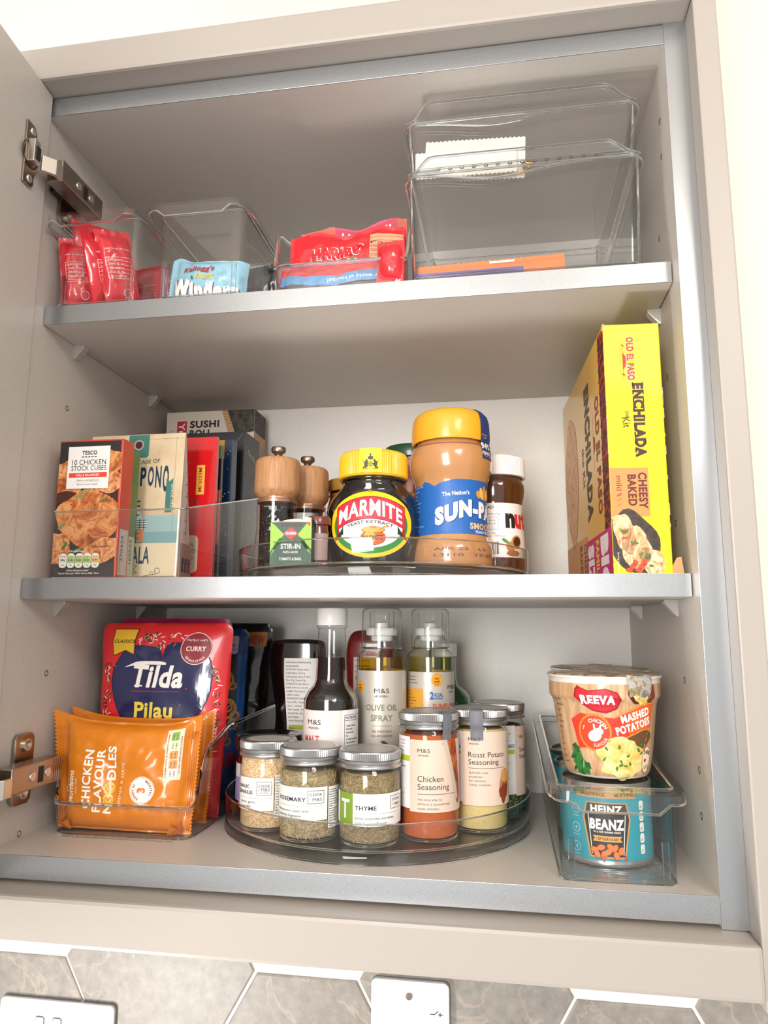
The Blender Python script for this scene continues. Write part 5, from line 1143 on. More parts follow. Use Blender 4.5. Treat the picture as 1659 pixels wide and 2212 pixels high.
def tilda(a):
    hp = []
    for i in range(61):
        s_ = i/60*2*pi; X = 16*sin(s_)**3; Y = 13*cos(s_)-5*cos(2*s_)-2*cos(3*s_)-cos(4*s_); hp.append((1+X*3.35, 108+Y*4.4+(4 if X > 0 and Y > 3 else 0)+15*math.exp(-(X/3.2)**2)*(1 if Y > 0 else 0)))
    jag = []
    rr = random.Random(4)
    a.poly([(p[0]*1.02, p[1]*1.004) for p in hp[:-1]], '#141a40', 2); a.poly(hp[:-1], 'rice_navy', 3)
    for k in range(900):
        u, v = rr.uniform(-63, 63), rr.uniform(60, 173)
        xx, yy = (u-1)/53.5, (v-120)/(46 if v > 120 else 64)
        if (xx*xx+yy*yy < 1.1 and not (abs(u) < 14 and v > 156)) or (u < -26 and v > 144) or (u > 24 and v > 142) or v > 174-abs(u)*.05: continue
        c = ('#f3e9e2', '#5a2a1c', '#a81a1e', '#f3e9e2')[k % 4]; L = 2.6 if k % 4 != 1 else 3.2
        a.ell(u, v, L, .5 if k % 4 != 1 else 1.2, c, 2, rot=rr.uniform(0, 3.1), n=8)
        if k % 4 == 1: a.ell(u, v, L*.75, .55, '#a58a6a', 3, rot=rr.uniform(0, 3.1), n=8)
    a.poly([(-54, 177), (-28, 177), (-30.5, 165), (-29.6, 151), (-40, 155), (-53.4, 150), (-56, 164)], '#4a3414', 4); a.poly([(-53.4, 176.4), (-28.8, 176.4), (-31.2, 165), (-30.4, 152.2), (-40, 156), (-52.8, 151), (-55.2, 164)], '#efc034', 5); a.text('CLASSICS', -42.5, 163, 3.2, '#3a2a12', 6, width=23, skew=.15, bold=.02)
    a.ell(36, 158, 16.4, 15.8, '#f0dfd8', 4, n=48); a.ell(36, 158, 15.6, 15.0, '#962a36', 5, n=48); a.text('Perfect with', 36, 165, 2.6, '#f3e4de', 6, width=21, skew=.15); a.text('CURRY', 36, 155.6, 4.4, '#f6efe9', 6, width=21, bold=.03); a.arc('SEE BACK OF PACK', 36, 158, 13.4, 270, 2.2, '#f3e4de', 6, up=False, width=24, bold=.02)
    vs, fs, b0, b1 = glyphs('Tilda', .035); o = []
    for p, q in vs: o.append((-32+(p-b0)/(b1-b0)*57+q*5, 121+q/.70*20*(1.0 if p > .45 else 1.08)))
    a.add(o, fs, '#f6f3ea', 5)
    tb = [(-40+k*3.3, 139+4.2*sin(min(1, k/7)*pi/2)) for k in range(15)]
    for k in range(14): a.poly([(tb[k][0], tb[k][1]-1.2*min(1, k/4)), (tb[k+1][0], tb[k+1][1]-1.2*min(1, (k+1)/4)), (tb[k+1][0], tb[k+1][1]+2.2*min(1, (k+1)/4)*(1 if k < 11 else (14-k)/3)), (tb[k][0], tb[k][1]+2.2*min(1, k/4)*(1 if k < 12 else (15-k)/3))], '#f6f3ea', 5)
    for u in (-27,): a.rect(u, 120.8, u+9, 122.2, '#f6f3ea', 5)
    a.line([(-30, 116.4), (24, 116.4)], .7, '#b02838', 5); a.ell(30, 119.5, 1, 1, '#c92a34', 5, n=8)
    a.text('Pilau', -4, 92, 14, '#efd84e', 5, width=42, bold=.03); a.text('BASMATI RICE', -6, 68, 6, '#efd84e', 5, width=42, bold=.03)
    a.rr(46, 16, 57, 38, 3, '#c33b3e', 3); a.line([(49, 3), (49, 84)], .5, '#5a1014', 3)
pouch('rice_pouch', 'red and navy standing rice pouch behind the orange noodle packets', (-196, 128, 3), (radians(-1.5), 0, 0), 140, 183, 24, 'rice_red', 5, tilda, group='standing food pouches')
def pinkart(a):
    a.rect(-70, 150, 70, 170, '#efe2e2', 2); a.ell(40, 172, 24, 8, '#c92a5a', 3, wob=.3, seed=2)
pouch('rice_pouch', 'magenta pouch showing only its top edge behind the red rice pouch', (-204, 163, 3), (radians(-1.5), 0, radians(1)), 126, 188, 18, foilm('pouch_magenta', '#b01650'), 9, pinkart, group='standing food pouches')
foilm('pasta_blue', '#14346e', .25, 1); foilm('pouch_black', '#0b0b0d', .22, 1)
ramp_mat('pasta', [(0.3, '#a5682c'), (0.7, '#cf9248')], (200, 200, 200), 0.6)
def pasta(a):
    a.poly([(20, 0), (60, 0), (56, 190), (30, 190), (38, 120), (22, 60)], '#1c5a9e', 2); a.rect(-60, 150, 56, 200, '#15407e', 3); a.poly([(-60, 20), (30, 40), (49, 100), (47, 152), (-60, 152)], '#0c0d14', 3)
    a.rr(18, 151, 47, 170, 2.5, '#cfc3d0', 5); a.text('NO', 32, 164, 3.0, '#2a2a3a', 6, width=8, bold=.03); a.text('ARTIFICIAL', 32.5, 159, 3.0, '#2a2a3a', 6, width=24, bold=.03); a.text('COLOURS OR FLAVOURS', 32.5, 154.5, 2, '#2a2a3a', 6, width=26)
    for (u, v, r) in ((38, 124, 8), (41, 94, 9), (35, 68, 9), (47, 78, 5)):
        a.ring(u, v, r*.72, r, 'pasta', 5, n=26, ry=1.2); a.ring(u+1, v+2, r*.28, r*.5, 'pasta', 6, n=18, ry=1.3); a.ring(u+r*.8, v-r*.8, r*.3, r*.55, 'pasta', 6, n=16); a.line([(u-r*.7, v-r*.6), (u+r*.6, v+r*.7)], 1.6, 'pasta', 6)
    for k, c in enumerate(('#8a2a3a', '#3a8a5a', '#c9a83a', '#5a3a8a', '#b03a6a')): a.ell(6+k*9.5, 42+(k % 2)*7, 10, 8, c, 5, wob=.2, seed=k)
pouch('pasta_pouch', 'blue and black pouch printed with tan pasta shapes behind the red rice pouch', (-190, 203, 3), (0, 0, radians(-2)), 112, 178, 30, 'pasta_blue', 12, pasta, group='standing food pouches')
def newb(a): a.rect(31, 158, 54, 174, '#c9862a', 2); a.text('NEW', 42.5, 161, 9, '#b0281e', 3, width=19, bold=.06)
pouch('snack_pouch', 'black pouch with an orange patch reading new, rearmost in the low bin', (-183, 252, 3), (0, 0, 0), 118, 184, 30, 'pouch_black', 14, newb, group='standing food pouches')

# ------------------------------------------------------------------ middle shelf bin: boxes and sachets
ZB = Z2+2.3
ramp_mat('roast_skin', [(0.32, '#6a2c12'), (0.43, '#b8602c'), (0.52, '#d98c4e'), (0.6, '#e6a970'), (0.7, '#b8602a')], (62, 62, 62), 0.35, detail=8, dist=1.2, nrough=.65, coat=.3)
ramp_mat('roast_skin_b', [(0.34, '#8a3a1a'), (0.46, '#c8743a'), (0.56, '#eab27c'), (.68, '#b8602c')], (140, 140, 90), 0.35, detail=8, dist=1.0, nrough=.65, coat=.3)
t = thing('stock_cube_box', 'orange edged box of chicken stock cubes at the front of the bin', 'box', (-268.3, 40, ZB), (0, 0, 0))
W_, D_, H_ = 63.6, 20, 128
mk('carton', MB().box(0, W_, 0, D_, 0, H_), pm('stock_red', '#d2452a', 0.45, coat=.2), t, bevel=.6)
a = Art(); a.rect(.4, 0, W_-2, H_-1.5, '#2b2523', 1)
a.ell(12, 100, 14, 9, 'roast_skin_b', 2, wob=.3, seed=1, n=40); a.ell(52, 106, 13, 12, 'roast_skin', 2, wob=.3, seed=2, n=40); a.ell(8, 82, 17, 13, 'roast_skin', 3, wob=.25, seed=3, n=40); a.ell(50, 87, 19, 10, 'roast_skin_b', 3, wob=.25, seed=4, n=40)
a.ell(12, 74, 14, 6, '#4a2415', 4, wob=.3, seed=8); a.ell(33, 54, 31, 27, 'roast_skin', 5, wob=.16, seed=5, n=60, rot=-.15); a.ell(6, 26, 13, 15, 'roast_skin_b', 6, wob=.3, seed=6, n=40); a.ell(50, 24, 22, 11, 'roast_skin_b', 6, wob=.2, seed=7, n=40, rot=.3)
rr = random.Random(11)
for k in range(16): a.ell(rr.uniform(12, 56), rr.uniform(36, 74), .6, .5, '#3a1a0c', 6, n=7)
for k, (u, v, r) in enumerate(((8, 47, .6), (18, 20, 1.5), (25, 24, .4), (12, 28, 1.0), (28, 78, .1), (48, 70, .3), (24, 74, -.2), (31, 15, -.3), (16, 108, .2))): a.ell(u, v, 4.6, 1.5, '#5c7038' if k % 2 else '#7f9460', 7, rot=r, wob=.3, seed=k)
a.rect(.4, 0, W_-2, 12, '#3a3634', 7)
a.rect(9.5, 81.5, 51.5, 121.5, '#f4f1ee', 8)
a.text('TESCO', 31, 113.6, 3.6, '#2a2725', 9, width=15, bold=.03)
for k in range(5): a.poly([(23+k*3.2, 111), (25.2+k*3.2, 111), (25.8+k*3.2, 111.9), (23.6+k*3.2, 111.9)], '#2a2725', 9)
a.text('10 CHICKEN', 31, 106-2.0, 5.0, '#2a2725', 9, width=34); a.text('STOCK CUBES', 31, 98.6, 4.6, '#2a2725', 9, width=35); a.rect(11.5, 92, 49.5, 96.4, '#e2492c', 9); a.text('FULL & BALANCED', 30.5, 93.2, 2.0, '#f4e6de', 10, width=23, bold=.03)
a.text('Made to add depth and', 30.5, 88.6, 1.6, '#5a5450', 9, width=22, skew=.2); a.text('flavour to your recipes', 30.5, 84.8, 1.6, '#5a5450', 9, width=21, skew=.2); a.line([(17, 87.6), (44, 87.6)], .15, '#b8aaa2', 9)
a.text('% of a stock cube', 24, 22.8, 1.7, '#efe8e2', 9, width=15, bold=.02); a.text('Serving suggestion', 48, 27, 1.6, '#2a1a12', 9, width=19)
for k, (n_, v_, p_) in enumerate((('Energy', '28kJ', '<1%'), ('Fat', '0.4g', '1%'), ('Saturates', '0.2g', '1%'), ('Sugars', '0.2g', '<1%'), ('Salt', '0.9g', '15%'))):
    a.rr(8+k*8, 8.2, 15.6+k*8, 21.5, 3.2, '#f2f0ea', 9); a.rect(8.1+k*8, 12.6, 15.5+k*8, 18.4, ('#f2f0ea', '#b3cc7a', '#b3cc7a', '#b3cc7a', '#ecc07c')[k], 10); a.text(n_, 11.8+k*8, 18.2, 1.2, '#2a2725', 11, width=5.4); a.text(v_, 11.8+k*8, 14.4, 2.0, '#2a2725', 11, width=5.2, bold=.02); a.text(p_, 11.8+k*8, 9.8, 1.6, '#2a2725', 11)
a.text('of the reference intake*', 27, 5.2, 1.5, '#efe8e2', 9, width=22, bold=.02); a.text('Typical values per 100ml: Energy 28kJ / 6kcal', 28, 2.6, 1.5, '#efe8e2', 9, width=40, bold=.02)
a.build('front_print', t, M_front(0, 0, 0), clip=(.3, .3, W_-.4, H_-.6))
a = Art(); a.rect(3, 2, D_-2, 44, '#cbbfb8', 1); a.text('270424', 10, 14, 4.4, '#4a3a34', 2, 'l', rot=90, width=24); a.text('BEST BEFORE', 6.5, 5, 1.6, '#4a3a34', 2, 'l', rot=90, width=14); a.build('side_print', t, M_right(W_, 0, 0))
t = thing('stuffing_box', 'green sided box directly behind the stock cube box', 'box', (-272.0, 61, ZB), (0, 0, 0))
mk('carton', MB().box(0, W_, 0, 18, 0, 123), pm('stuffing_green', '#5d7a3c', 0.45, coat=.2), t, bevel=.6)
a = Art(); a.rect(3, 2, 16, 40, '#b9bda6', 1); a.text('160524', 11, 14, 4.2, '#3a4430', 2, 'l', rot=90, width=23); a.build('side_print', t, M_right(W_, 0, 0))
# curry kit pack: a wedge, thin at the top
t = thing('curry_kit_pack', 'cream paper curry kit pack with a metal eyelet behind the stock cubes', 'packet', (-268.5, 92, ZB), (0, 0, radians(-1)))
W_, H_ = 101, 146
m = MB().add([(0, 0, H_), (W_, 0, H_), (W_-1, -3, 0), (0, -3, 0), (0, 2, H_), (W_, 2, H_), (W_-1, 26, 0), (0, 26, 0)], [(0, 3, 2, 1), (4, 5, 6, 7), (0, 1, 5, 4), (3, 7, 6, 2), (1, 2, 6, 5), (0, 4, 7, 3)])
mk('paper_pack', m, ramp_mat('kraft_cream', [(0.3, '#c8ad86'), (0.5, '#dcc6a2'), (0.75, '#e6d6b8')], (26, 26, 26), 0.6, detail=7), t, bevel=.4)
mp = lambda u, v, o: (u, -3*(1-v/H_)-o-.05, v)
a = Art(); a.rr(41, H_-24, 63, H_+2, 3, '#3f7d72', 1); a.ring(52, H_-11, 3.8, 5.4, 'nickel_bright', 3, n=28); a.ell(52, H_-11, 3.9, 3.9, '#4a0f16', 2)
for k in range(60): a.rect(2+k*1.65, H_-5.6, 2.8+k*1.65, H_-5.2, '#6a5a46', 1)
for k in range(70): a.rect(92, 10+k*1.9, 92.4, 11+k*1.9, '#6a5a46', 1)
a.text('THE CURIOUS CASE OF', 76, H_-29.5, 4.0, '#39444e', 2, 'r', width=66, rot=3)
for i, (ch, hh_) in enumerate((('N', 19), ('O', 17.5), ('P', 18), ('O', 18.5), ('N', 20.5), ('O', 25))): a.text(ch, 43+i*8.0, H_-53+(18-hh_)*1.0+1.0*i*.35, hh_, '#1d3a52', 2, width=6.2, bold=.03)
a.rect(30, 34, W_-1.5, 63, '#9dbfc0', 1); a.rect(30, 34, W_-1.5, 47, '#7fa9ae', 2); a.rect(30, 4, W_-1.5, 36, '#ead9b8', 3)
a.poly([(84, 66), (91, 66), (91, 100), (87.5, 97), (84, 100)], '#3f7d72', 3); a.text('SINCE 1925', 89.4, 94, 3.0, '#e6ddc6', 4, 'l', rot=-90, width=25)
# plaid shirt panel in the printed picture
a.poly([(38, 36), (56, 36), (60, 62), (52, 80), (40, 84)], '#dfe3e2', 4)
for k in range(9): a.line([(38, 40+k*4.6), (58, 41+k*4.6)], 1.3, '#32505e', 5)
for k in range(5): a.line([(40+k*3.9, 36), (40+k*3.6, 80-k*3)], 1.2, '#32505e', 5)
a.rr(48, 37, 64, 52, 3, '#d9905c', 5); a.rr(47, 50, 66, 60, 2, '#dfe3e2', 6)
for k in range(4): a.line([(47, 51.5+k*2.4), (66, 51.5+k*2.4)], .9, '#32505e', 7); a.line([(50+k*4.4, 50), (50+k*4.4, 60)], .9, '#32505e', 7)
a.text('MASALA', 71, 16.5, 16, '#1d3a52', 4, 'r', width=37, bold=.02); a.poly([(30, 7), (59, 7), (55, 10.5), (59, 14), (30, 14)], '#ead9b8', 4); a.line([(30, 7), (59, 7), (55, 10.5), (59, 14), (30, 14)], .5, '#32424c', 5); a.text('COOKING KIT', 52, 8.8, 3.4, '#32424c', 5, 'r', width=32)
a.ring(80, 9, 2.4, 2.9, '#32424c', 4, n=20); a.line([(66, 4), (74, 5), (79, 6)], .5, '#32424c', 4); a.ring(74, 6.5, 1.4, 1.8, '#32424c', 4, n=14)
a.build('front_print', t, mp, clip=(.5, .8, W_-.6, H_-.6))
a = Art(); a.poly([(-2.6, 1), (25, 1), (2, H_-1), (0, H_-1)], '#cfc8c0', 1); a.rect(0, 2, 24, 36, '#9a8a78', 2)
for k in range(3): a.rr(3+k*7, 8, 8.5+k*7, 22, 1.5, '#3c4650', 3); a.text('3', 7.3+k*7, 12, 3.4, '#cfc8c0', 4)
micro(a, 5, 130, 46, ['INGREDIENTS', 'ET TO CONTAIN', 'ALLERGY ADVICE', 'BASMATI', 'CORIANDER', 'SPICE', 'TURMERIC', 'CUMIN'], 1.4)
a.text('THE CURIOUS CASE OF THE MASALA', 11, 44, 2.2, '#5a524a', 3, 'l', rot=90, width=84)
a.build('side_print', t, M_right(W_+.1, 0, 0), clip=(-2.6, 1, 24, H_))
def flatpack(name, label, x0, x1, y, d, h, m, art=None, cat='packet', top=None, side=None, rz=0, group=None):
    t = thing(name, label, cat, (x0, y, ZB), (0, 0, rz), group); w = x1-x0
    mk('carton' if cat == 'box' else 'wrapper', MB().box(0, w, 0, d, 0, h), m, t, bevel=.5)
    if art: a = Art(); art(a, w, h); a.build('front_print', t, M_front(0, 0, 0), clip=(.2, .2, w-.2, h-.2))
    if side: a = Art(); side(a, d, h); a.build('side_print', t, M_right(w, 0, 0), clip=(.2, .2, d-.2, h-.2))
    return t
def redart(a, w, h):
    a.rect(w-21, h-61, w-12, h-30, '#e8b23a', 2); a.text('MEDIUM', w-18.4, h-33, 3.8, '#b0241c', 4, 'l', rot=-90, width=25, bold=.02)
    a.rr(w-40, 10, w-16, 48, 5, '#c9b8a4', 2); a.text('FOR', w-26, 36, 4.4, '#4a3a34', 3); a.text('FRIED', w-26, 29.5, 4.4, '#4a3a34', 3); a.text('IN', w-24, 23, 4.4, '#4a3a34', 3); a.ell(w-25, 68, 11, 20, '#b31822', 2)
flatpack('seasoning_packet', 'glossy red upright packet with a yellow medium label', -248, -149, 126, 6, 151, foilm('packet_red', '#d8141e', .18, 1), redart)
flatpack('snack_packet', 'thin dark packet with an orange flame edge behind the red packet', -246, -147.6, 137, 4, 144, foilm('packet_plum', '#2c1226', .25), lambda a, w, h: (a.ell(w-3, 70, 6, 30, '#c2481e', 2, wob=.4, seed=3), a.rect(w-5, h-14, w, h, '#4f7a2c', 2)))
def blueart(a, w, h):
    rr = random.Random(9)
    for k in range(70): a.ell(rr.uniform(w-45, w), rr.uniform(40, h-8), rr.choice((.4, .6, .9)), .6, '#c9d6e0', 2, n=7)
    a.rect(w-46, h-22, w-9, h-1, '#c08a2e', 3); a.text('LIMITED', w-11, h-12, 5, '#2a2418', 4, 'r', width=30, bold=.02); a.text('EDITION', w-11, h-19.5, 5, '#2a2418', 4, 'r', width=30, bold=.02)
    a.poly([(w-32, 40), (w-26, 66), (w-20, 40)], '#a86a24', 3)
flatpack('gift_box', 'night blue starry box with a gold limited edition patch', -244, -145.5, 160, 14, 157, pm('starry_blue', '#0f2c4c', .35, coat=.4), blueart, 'box')
def lasside(a, d, h):
    a.text('Napolina', 9, h-24, 6.5, '#d6d6d6', 2, 'l', width=26, rot=-14, skew=.3); a.text('LASAGNE', 6, h-50, 9, '#9a9c9f', 2, 'l', width=32, rot=-8); a.text('MADE WITH', 12, h-62, 2.6, '#9a9c9f', 2, 'l', width=16, rot=-6); a.text('DURUM WHEAT', 9, h-67, 2.6, '#9a9c9f', 2, 'l', width=24, rot=-6)
    a.frame(10, 20, 34, h-84, .4, '#8f9194', 2)
    for k in range(16): a.rect(13, 26+k*4.2, 30-(k % 3)*3, 27.2+k*4.2, '#84868a', 2)
def lasfront(a, w, h): a.poly([(w-22, h-24), (w-3, h-3), (w-2, h-3), (w-20, h-25)], '#5a5a5c', 2); a.rect(0, h-1, w, h, '#1d1d20', 2)
flatpack('lasagne_box', 'black pasta box with a dark grey side, tallest of the boxes in the bin', -238, -143.2, 190, 50, 174, [pm('box_black', '#131315', .4, coat=.2)], lasfront, 'box', side=lasside)
t = thing('sushi_kit_box', 'cream sushi kit box standing at the very back of the middle shelf', 'box', (-269, 252, Z2+.1)); W_, D_, H_ = 114, 42, 222
mk('carton', MB().box(0, W_, 0, D_, 0, H_), pm('box_cream', '#e2d6c6', .45, coat=.15), t, bevel=.6)
ramp_mat('nori', [(0.35, '#1f1c18'), (0.55, '#4a443a'), (0.75, '#6a6254')], (150, 150, 150), 0.5, detail=7)
a = Art(); a.rect(14.4, H_-58, 27, H_-12, '#c8242e', 2); a.text('Yutaka', 17, H_-14, 7.5, '#f3ece4', 3, 'l', rot=-90, width=42, bold=.03); a.text('SUSHI', 31, H_-20.5, 8.2, '#2a2624', 2, 'l', width=38, bold=.04); a.text('ROLL', 31, H_-32, 8.2, '#2a2624', 2, 'l', width=29, bold=.04); a.text('est', 8, H_-25, 2, '#c8242e', 2)
a.poly([(78, H_), (W_, H_), (W_, H_-28), (90, H_-32)], 'nori', 3); a.poly([(72, H_), (79, H_), (91, H_-33), (83, H_-36)], '#c9a274', 4)
for k in range(9): a.line([(72.5+k*1.3, H_-k*4), (79.5+k*1.3, H_-2-k*4)], .5, '#7a5a36', 5)
a.build('front_print', t, M_front(0, 0, 0), clip=(.2, .2, W_-.2, H_-.2))
a = Art(); a.poly([(0, H_), (D_, H_), (D_, H_-30), (0, H_-28)], 'nori', 1); a.rect(0, H_-42, D_, H_-29, '#c9a274', 2); a.rect(0, 20, D_, H_-42, '#b49a80', 1); a.build('side_print', t, M_right(W_, 0, 0), clip=(.2, .2, D_-.2, H_-.2))

# ------------------------------------------------------------------ top shelf contents
ZS = Z1+2.4
foilm('wafer_red', '#d6182a', .25, .8); foilm('wafer_dark', '#5a1a1c', .3, .6)
def wafer(label, loc, rot, seed, w=46, h=74):
    t = thing('wafer_packet', label, 'sweet packet', loc, rot, 'red wafer packets')
    m, mp = packet(w, h, 15, 't', 6, 1.5, .07, seed, 3.0, 1.0, nu=26, nv=30); b = mk('wrapper', m, 'wafer_red', t, smooth=50)
    a = Art(); a.frame(-12, h*.34, 12, h*.62, .4, '#efd9d6', 2)
    for k in range(4): a.line([(-12, h*(.41+.055*k)), (12, h*(.41+.055*k))], .3, '#efd9d6', 2)
    for k in range(5): a.text(('Energy kJ', 'Fat 5.4g', 'Sugars', 'Salt 0.1g', 'per pack')[k], -10, h*(.36+.055*k), 1.7, '#f0dedb', 3, 'l', width=14)
    a.text('wafer in milk chocolate', 0, h*.72, 1.8, '#f0dedb', 2, width=24); a.ring(4, h*.16, 3.4, 3.9, '#f4e6e4', 2, n=20)
    a.build('front_print', b, mp, step=3, stepv=3)
    return t
wafer('leftmost red wafer packet with a printed table, leaning in the first narrow bin', (-252, 32, ZS), (0, radians(-7), radians(28)), 2, 34, 70)
wafer('tall red wafer packet whose tip sticks out above the first narrow bin', (-240, 58, ZS+2), (radians(-4), radians(-14), radians(68)), 5, 46, 92)
wafer('red wafer packet standing edge on in the middle of the first narrow bin', (-227, 38, ZS), (0, radians(-18), radians(74)), 7, 40, 70)
wafer('rightmost red wafer packet at the front of the first narrow bin', (-211, 36, ZS), (0, radians(-13), radians(48)), 9, 34, 74)
wafer('red wafer packet lying towards the back of the first narrow bin', (-216, 110, ZS), (radians(14), radians(6), radians(-20)), 12, 52, 72)
# blue fruit snack
t = thing('fruit_snack_packet', 'pale blue shiny fruit snack packet with big white lettering', 'sweet packet', (-129.5, 38, ZS), (radians(-6), radians(2.6), 0))
m, mp = packet(76, 44, 17, 'l', 6, 2.0, .05, 21, 3.0, 1.0, nu=44, nv=30, ears=-4)
m.v = [(x, y, z+(7*sm((-x-18)/18)*(z/44) if x < -18 else 0)) for x, y, z in m.v]
b = mk('wrapper', m, foilm('snack_blue', '#8fc6dc', .2, 1.0), t, smooth=50)
a = Art(); a.text("Kellogg's", -8, 28.5, 5.2, '#a8242e', 3, width=30, bold=.03, skew=.2, rot=3); a.text('FRUIT', -1, 20, 4.6, '#e8c240', 3, width=17, bold=.05); a.ell(-13, 21, 1.1, 2, '#2a6a3a', 3, rot=.4)
vs, fs, b0, b1 = glyphs('Winders', .07)
for c, lay, dx in (('#8a1f2a', 4, .9), ('#f7f6f4', 5, 0)): a.add([(-34+(p-b0)/(b1-b0)*66+dx, 2.5+q/.7*14.5*(1.15 if p < b0+1.0 else .95)-dx*.4) for p, q in vs], fs, c, lay)
mpb = lambda u, v, o: (lambda p: (p[0], p[1], p[2]+(7*sm((-p[0]-18)/18)*(p[2]/44) if p[0] < -18 else 0)))(mp(u, v, o+.15))
a.build('front_print', b, mpb, step=2.5, stepv=2.5, clip=(-37, 1, 35, 43))
t = thing('snack_bag', 'small black foil bag behind the pale blue snack packet', 'sweet packet', (-108, 118, ZS), (radians(8), 0, radians(-12))); m, mp = packet(58, 70, 20, 't', 6, 2.4, .06, 31, 3, 1, nu=26, nv=26); mk('wrapper', m, 'pouch_black', t, smooth=50)
# red gummy sweet bags
foilm('gummy_red', '#d3202c', .25, .8); foilm('gummy_pink', '#cf6a5e', .35, .5)
def bag(label, loc, rot, w, h, th, m_, seed, art, wave=0, sl='t'):
    t = thing('sweet_bag', label, 'sweet packet', loc, rot, 'red gummy sweet bags')
    m, mp0 = packet(w, h, th, sl, 5, 2.4, .045, seed, 3, .6, nu=48, nv=34)
    wv = lambda x, z: z+wave*sin(x*.11+seed)*(z/h)**2-(abs(wave)*1.2*(1-(2*x/w)**2))*(z/h)**2
    m.v = [(x, y, wv(x, z)) for x, y, z in m.v]; b = mk('wrapper', m, m_, t, smooth=50)
    if art: a = Art(); art(a); a.build('front_print', b, lambda u, v, o: (lambda p: (p[0], p[1], wv(u, p[2])))(mp0(u, v, o+.15)), step=2.5, stepv=2.5, clip=(-w/2+1, 1, w/2-1, h-.5))
    return t
def back_art(a):
    a.rect(-18, 70, 44, 100, '#c9506a', 2); a.text('HAWAII', 14, 73, 17, '#f2e9e4', 3, width=50, bold=.02)
    a.poly([(40, 46), (60, 46), (60, 90), (54, 90)], '#cf2a2e', 3); a.poly([(20, 40), (52, 44), (48, 82), (22, 60)], '#e8a080', 4)
    for k in range(6): a.line([(20, 44+k*5), (50, 46+k*7)], .5, '#5a2a20', 5)
bag('pink and red opened sweet bag at the back of the low fronted bin', (3, 82, ZS), (radians(-4), radians(-2), radians(-2)), 108, 97, 12, 'gummy_pink', 4, back_art, 3)
def mid_art(a):
    vs, fs, b0, b1 = glyphs('HARIBO', .05)
    for c, lay, d in (('#f4efec', 3, 1.0), ('#c8202a', 4, 0)):
        a.add([(-34+(p-b0)/(b1-b0)*52+(0 if d == 0 else (.8 if q > .35 else -.8)), 45+q/.7*(11.5+d)-d*.6+5*((p-b0)/(b1-b0))) for p, q in vs], fs, c, lay)
    a.ell(3, 44, 2, 2, '#f4efec', 4); a.ell(7, 45, 2.2, 2.2, '#3a7a3a', 4); a.ell(10, 43, 2, 2, '#f4efec', 4); a.poly([(-8, 40), (18, 42), (14, 38), (-4, 37)], '#6aa6cf', 3)
    a.rect(24, 42, 56, 70, '#f0a27a', 3)
    for k in range(5): a.line([(24, 46+k*5), (56, 47+k*5)], .4, '#5a2a20', 4)
    for k, s_ in enumerate(('of which sugars', 'Carbohydrate', 'of which saturates', 'Fat')): a.text(s_, 25, 43.4+k*5, 2.2, '#3a2018', 5, 'l', width=18)
    a.rect(22, 28, 50, 37, '#efe9e4', 5); a.frame(22, 28, 50, 37, .4, '#3a3432', 6); a.poly([(24, 29.5), (30, 29.5), (27, 35)], '#3a3432', 6); a.poly([(25.2, 30.2), (28.8, 30.2), (27, 33.6)], '#efe9e4', 7); a.text('please recycle', 33, 33, 1.9, '#3a3432', 6, 'l', width=15); a.text('if possible, or bin', 33, 30, 1.9, '#3a3432', 6, 'l', width=15)
bag('red sweet bag with white outlined lettering in the low fronted bin', (0, 62, ZS), (radians(-5), radians(-1.5), 0), 112, 80, 14, 'gummy_red', 11, mid_art, 3)
def front_art(a):
    a.poly([(-56, 16), (-30, 8), (0, 6), (56, 12), (56, 24), (0, 15), (-30, 17), (-56, 30)], '#4f8fc4', 3); a.text('happy world of Haribo!', 20, 13.8, 3.4, '#e6edf2', 4, width=58, rot=184, bold=.01)
    a.poly([(-57, 0), (57, 0), (57, 10), (0, 5), (-30, 7), (-57, 15)], '#4a443f', 2)
    for k in range(7): a.line([(-54, 34+k*3.4), (-22, 22+k*2.4)], .6, '#b01822', 3)
bag('red sweet bag with a blue band lying across the front of the low fronted bin', (-4, 42, ZS), (radians(-20), radians(-1), 0), 114, 42, 20, 'gummy_red', 17, front_art, 1.5, 'l')
t = thing('sweet_roll', 'small plump red sweet wrapper at the right end of the low fronted bin', 'sweet packet', (46, 30.5, ZS), (radians(-3), 0, radians(-6)), 'red gummy sweet bags')
m, mp = packet(25, 43, 17, 't', 5, 1.0, .09, 40, 2.4, .6, nu=22, nv=24); mk('wrapper', m, 'gummy_red', t, smooth=50)
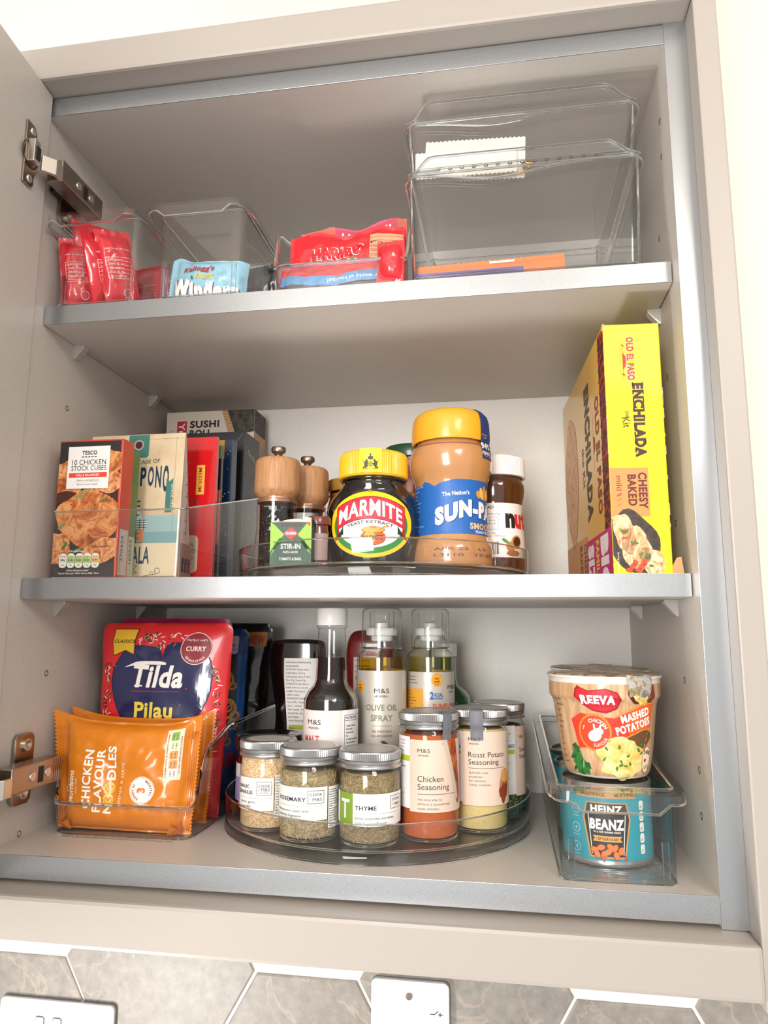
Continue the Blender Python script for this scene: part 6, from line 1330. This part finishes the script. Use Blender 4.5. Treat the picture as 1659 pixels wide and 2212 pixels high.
# sachets in the two stacked boxes
def sachet(name, label, loc, rot, w, h, m_, seed, th=3, art=None, zig=.9):
    t = thing(name, label, 'sachet', loc, rot, 'sachets in the stacked boxes'); m, mp = packet(w, h, th, 't', 4, .7, .03, seed, 3, zig*1.6, nu=46, nv=14)
    b = mk('wrapper', m, m_, t, smooth=50)
    if art: a = Art(); art(a); a.build('front_print', b, lambda u, v, o: mp(u, v, o+.15), step=4, stepv=4, clip=(-w/2+1, 1, w/2-1, h-1))
    return t
ZU = Z1+3.9+98+5.2+2.2
sachet('sachet', 'white zigzag edged sachet standing in the upper clear box', (121, 48, ZU), (radians(-4), radians(2.5), 0), 92, 42, pm('sachet_white', '#e9e7de', .3, coat=.5), 3, art=lambda a: (a.rect(-46, 2, 46, 13, '#e2cf9a', 1), a.text('golden syrup', 0, 5, 3, '#b0453a', 2, width=30)))
sachet('sachet', 'lower white sachet leaning at the front of the upper clear box', (114, 40, ZU), (radians(-4), 0, radians(1)), 92, 26, 'sachet_white', 5)
t = thing('sweet_wrapper', 'crumpled gold foil wrapper beside the white sachets', 'wrapper', (170, 44, ZU), group='sachets in the stacked boxes'); m = MB(); v_, f2 = icos()
m.add([(p[0]*7*(1+.3*sin(i*2.3)), p[1]*6*(1+.3*sin(i*1.3)), 6+p[2]*6*(1+.25*sin(i*4.1))) for i, p in enumerate(v_)], f2); mk('foil', m, pm('gold_foil', '#b08a3a', .25, .9), t)
ZL = Z1+3.9+2.2
sachet('sachet', 'long orange zigzag edged sachet on the floor of the lower clear box', (134, 44, ZL+1), (radians(-8), radians(-1.0), radians(-1)), 130, 20, pm('sachet_orange', '#e0722c', .35, coat=.3), 7, art=lambda a: (a.rect(0, 17, 22, 23, '#efe9e4', 2),))
sachet('sachet', 'slim purple bar along the front edge of the lower clear box', (116, 33, ZL), (0, radians(-.6), 0), 94, 6.5, pm('bar_purple', '#4f3a86', .35, coat=.3), 9, 6, zig=0)
sachet('sachet', 'small green edged sachet near the right of the lower clear box', (216, 70, ZL), (radians(-50), 0, 0), 34, 14, pm('sachet_green', '#4fae3a', .35, coat=.3), 13)
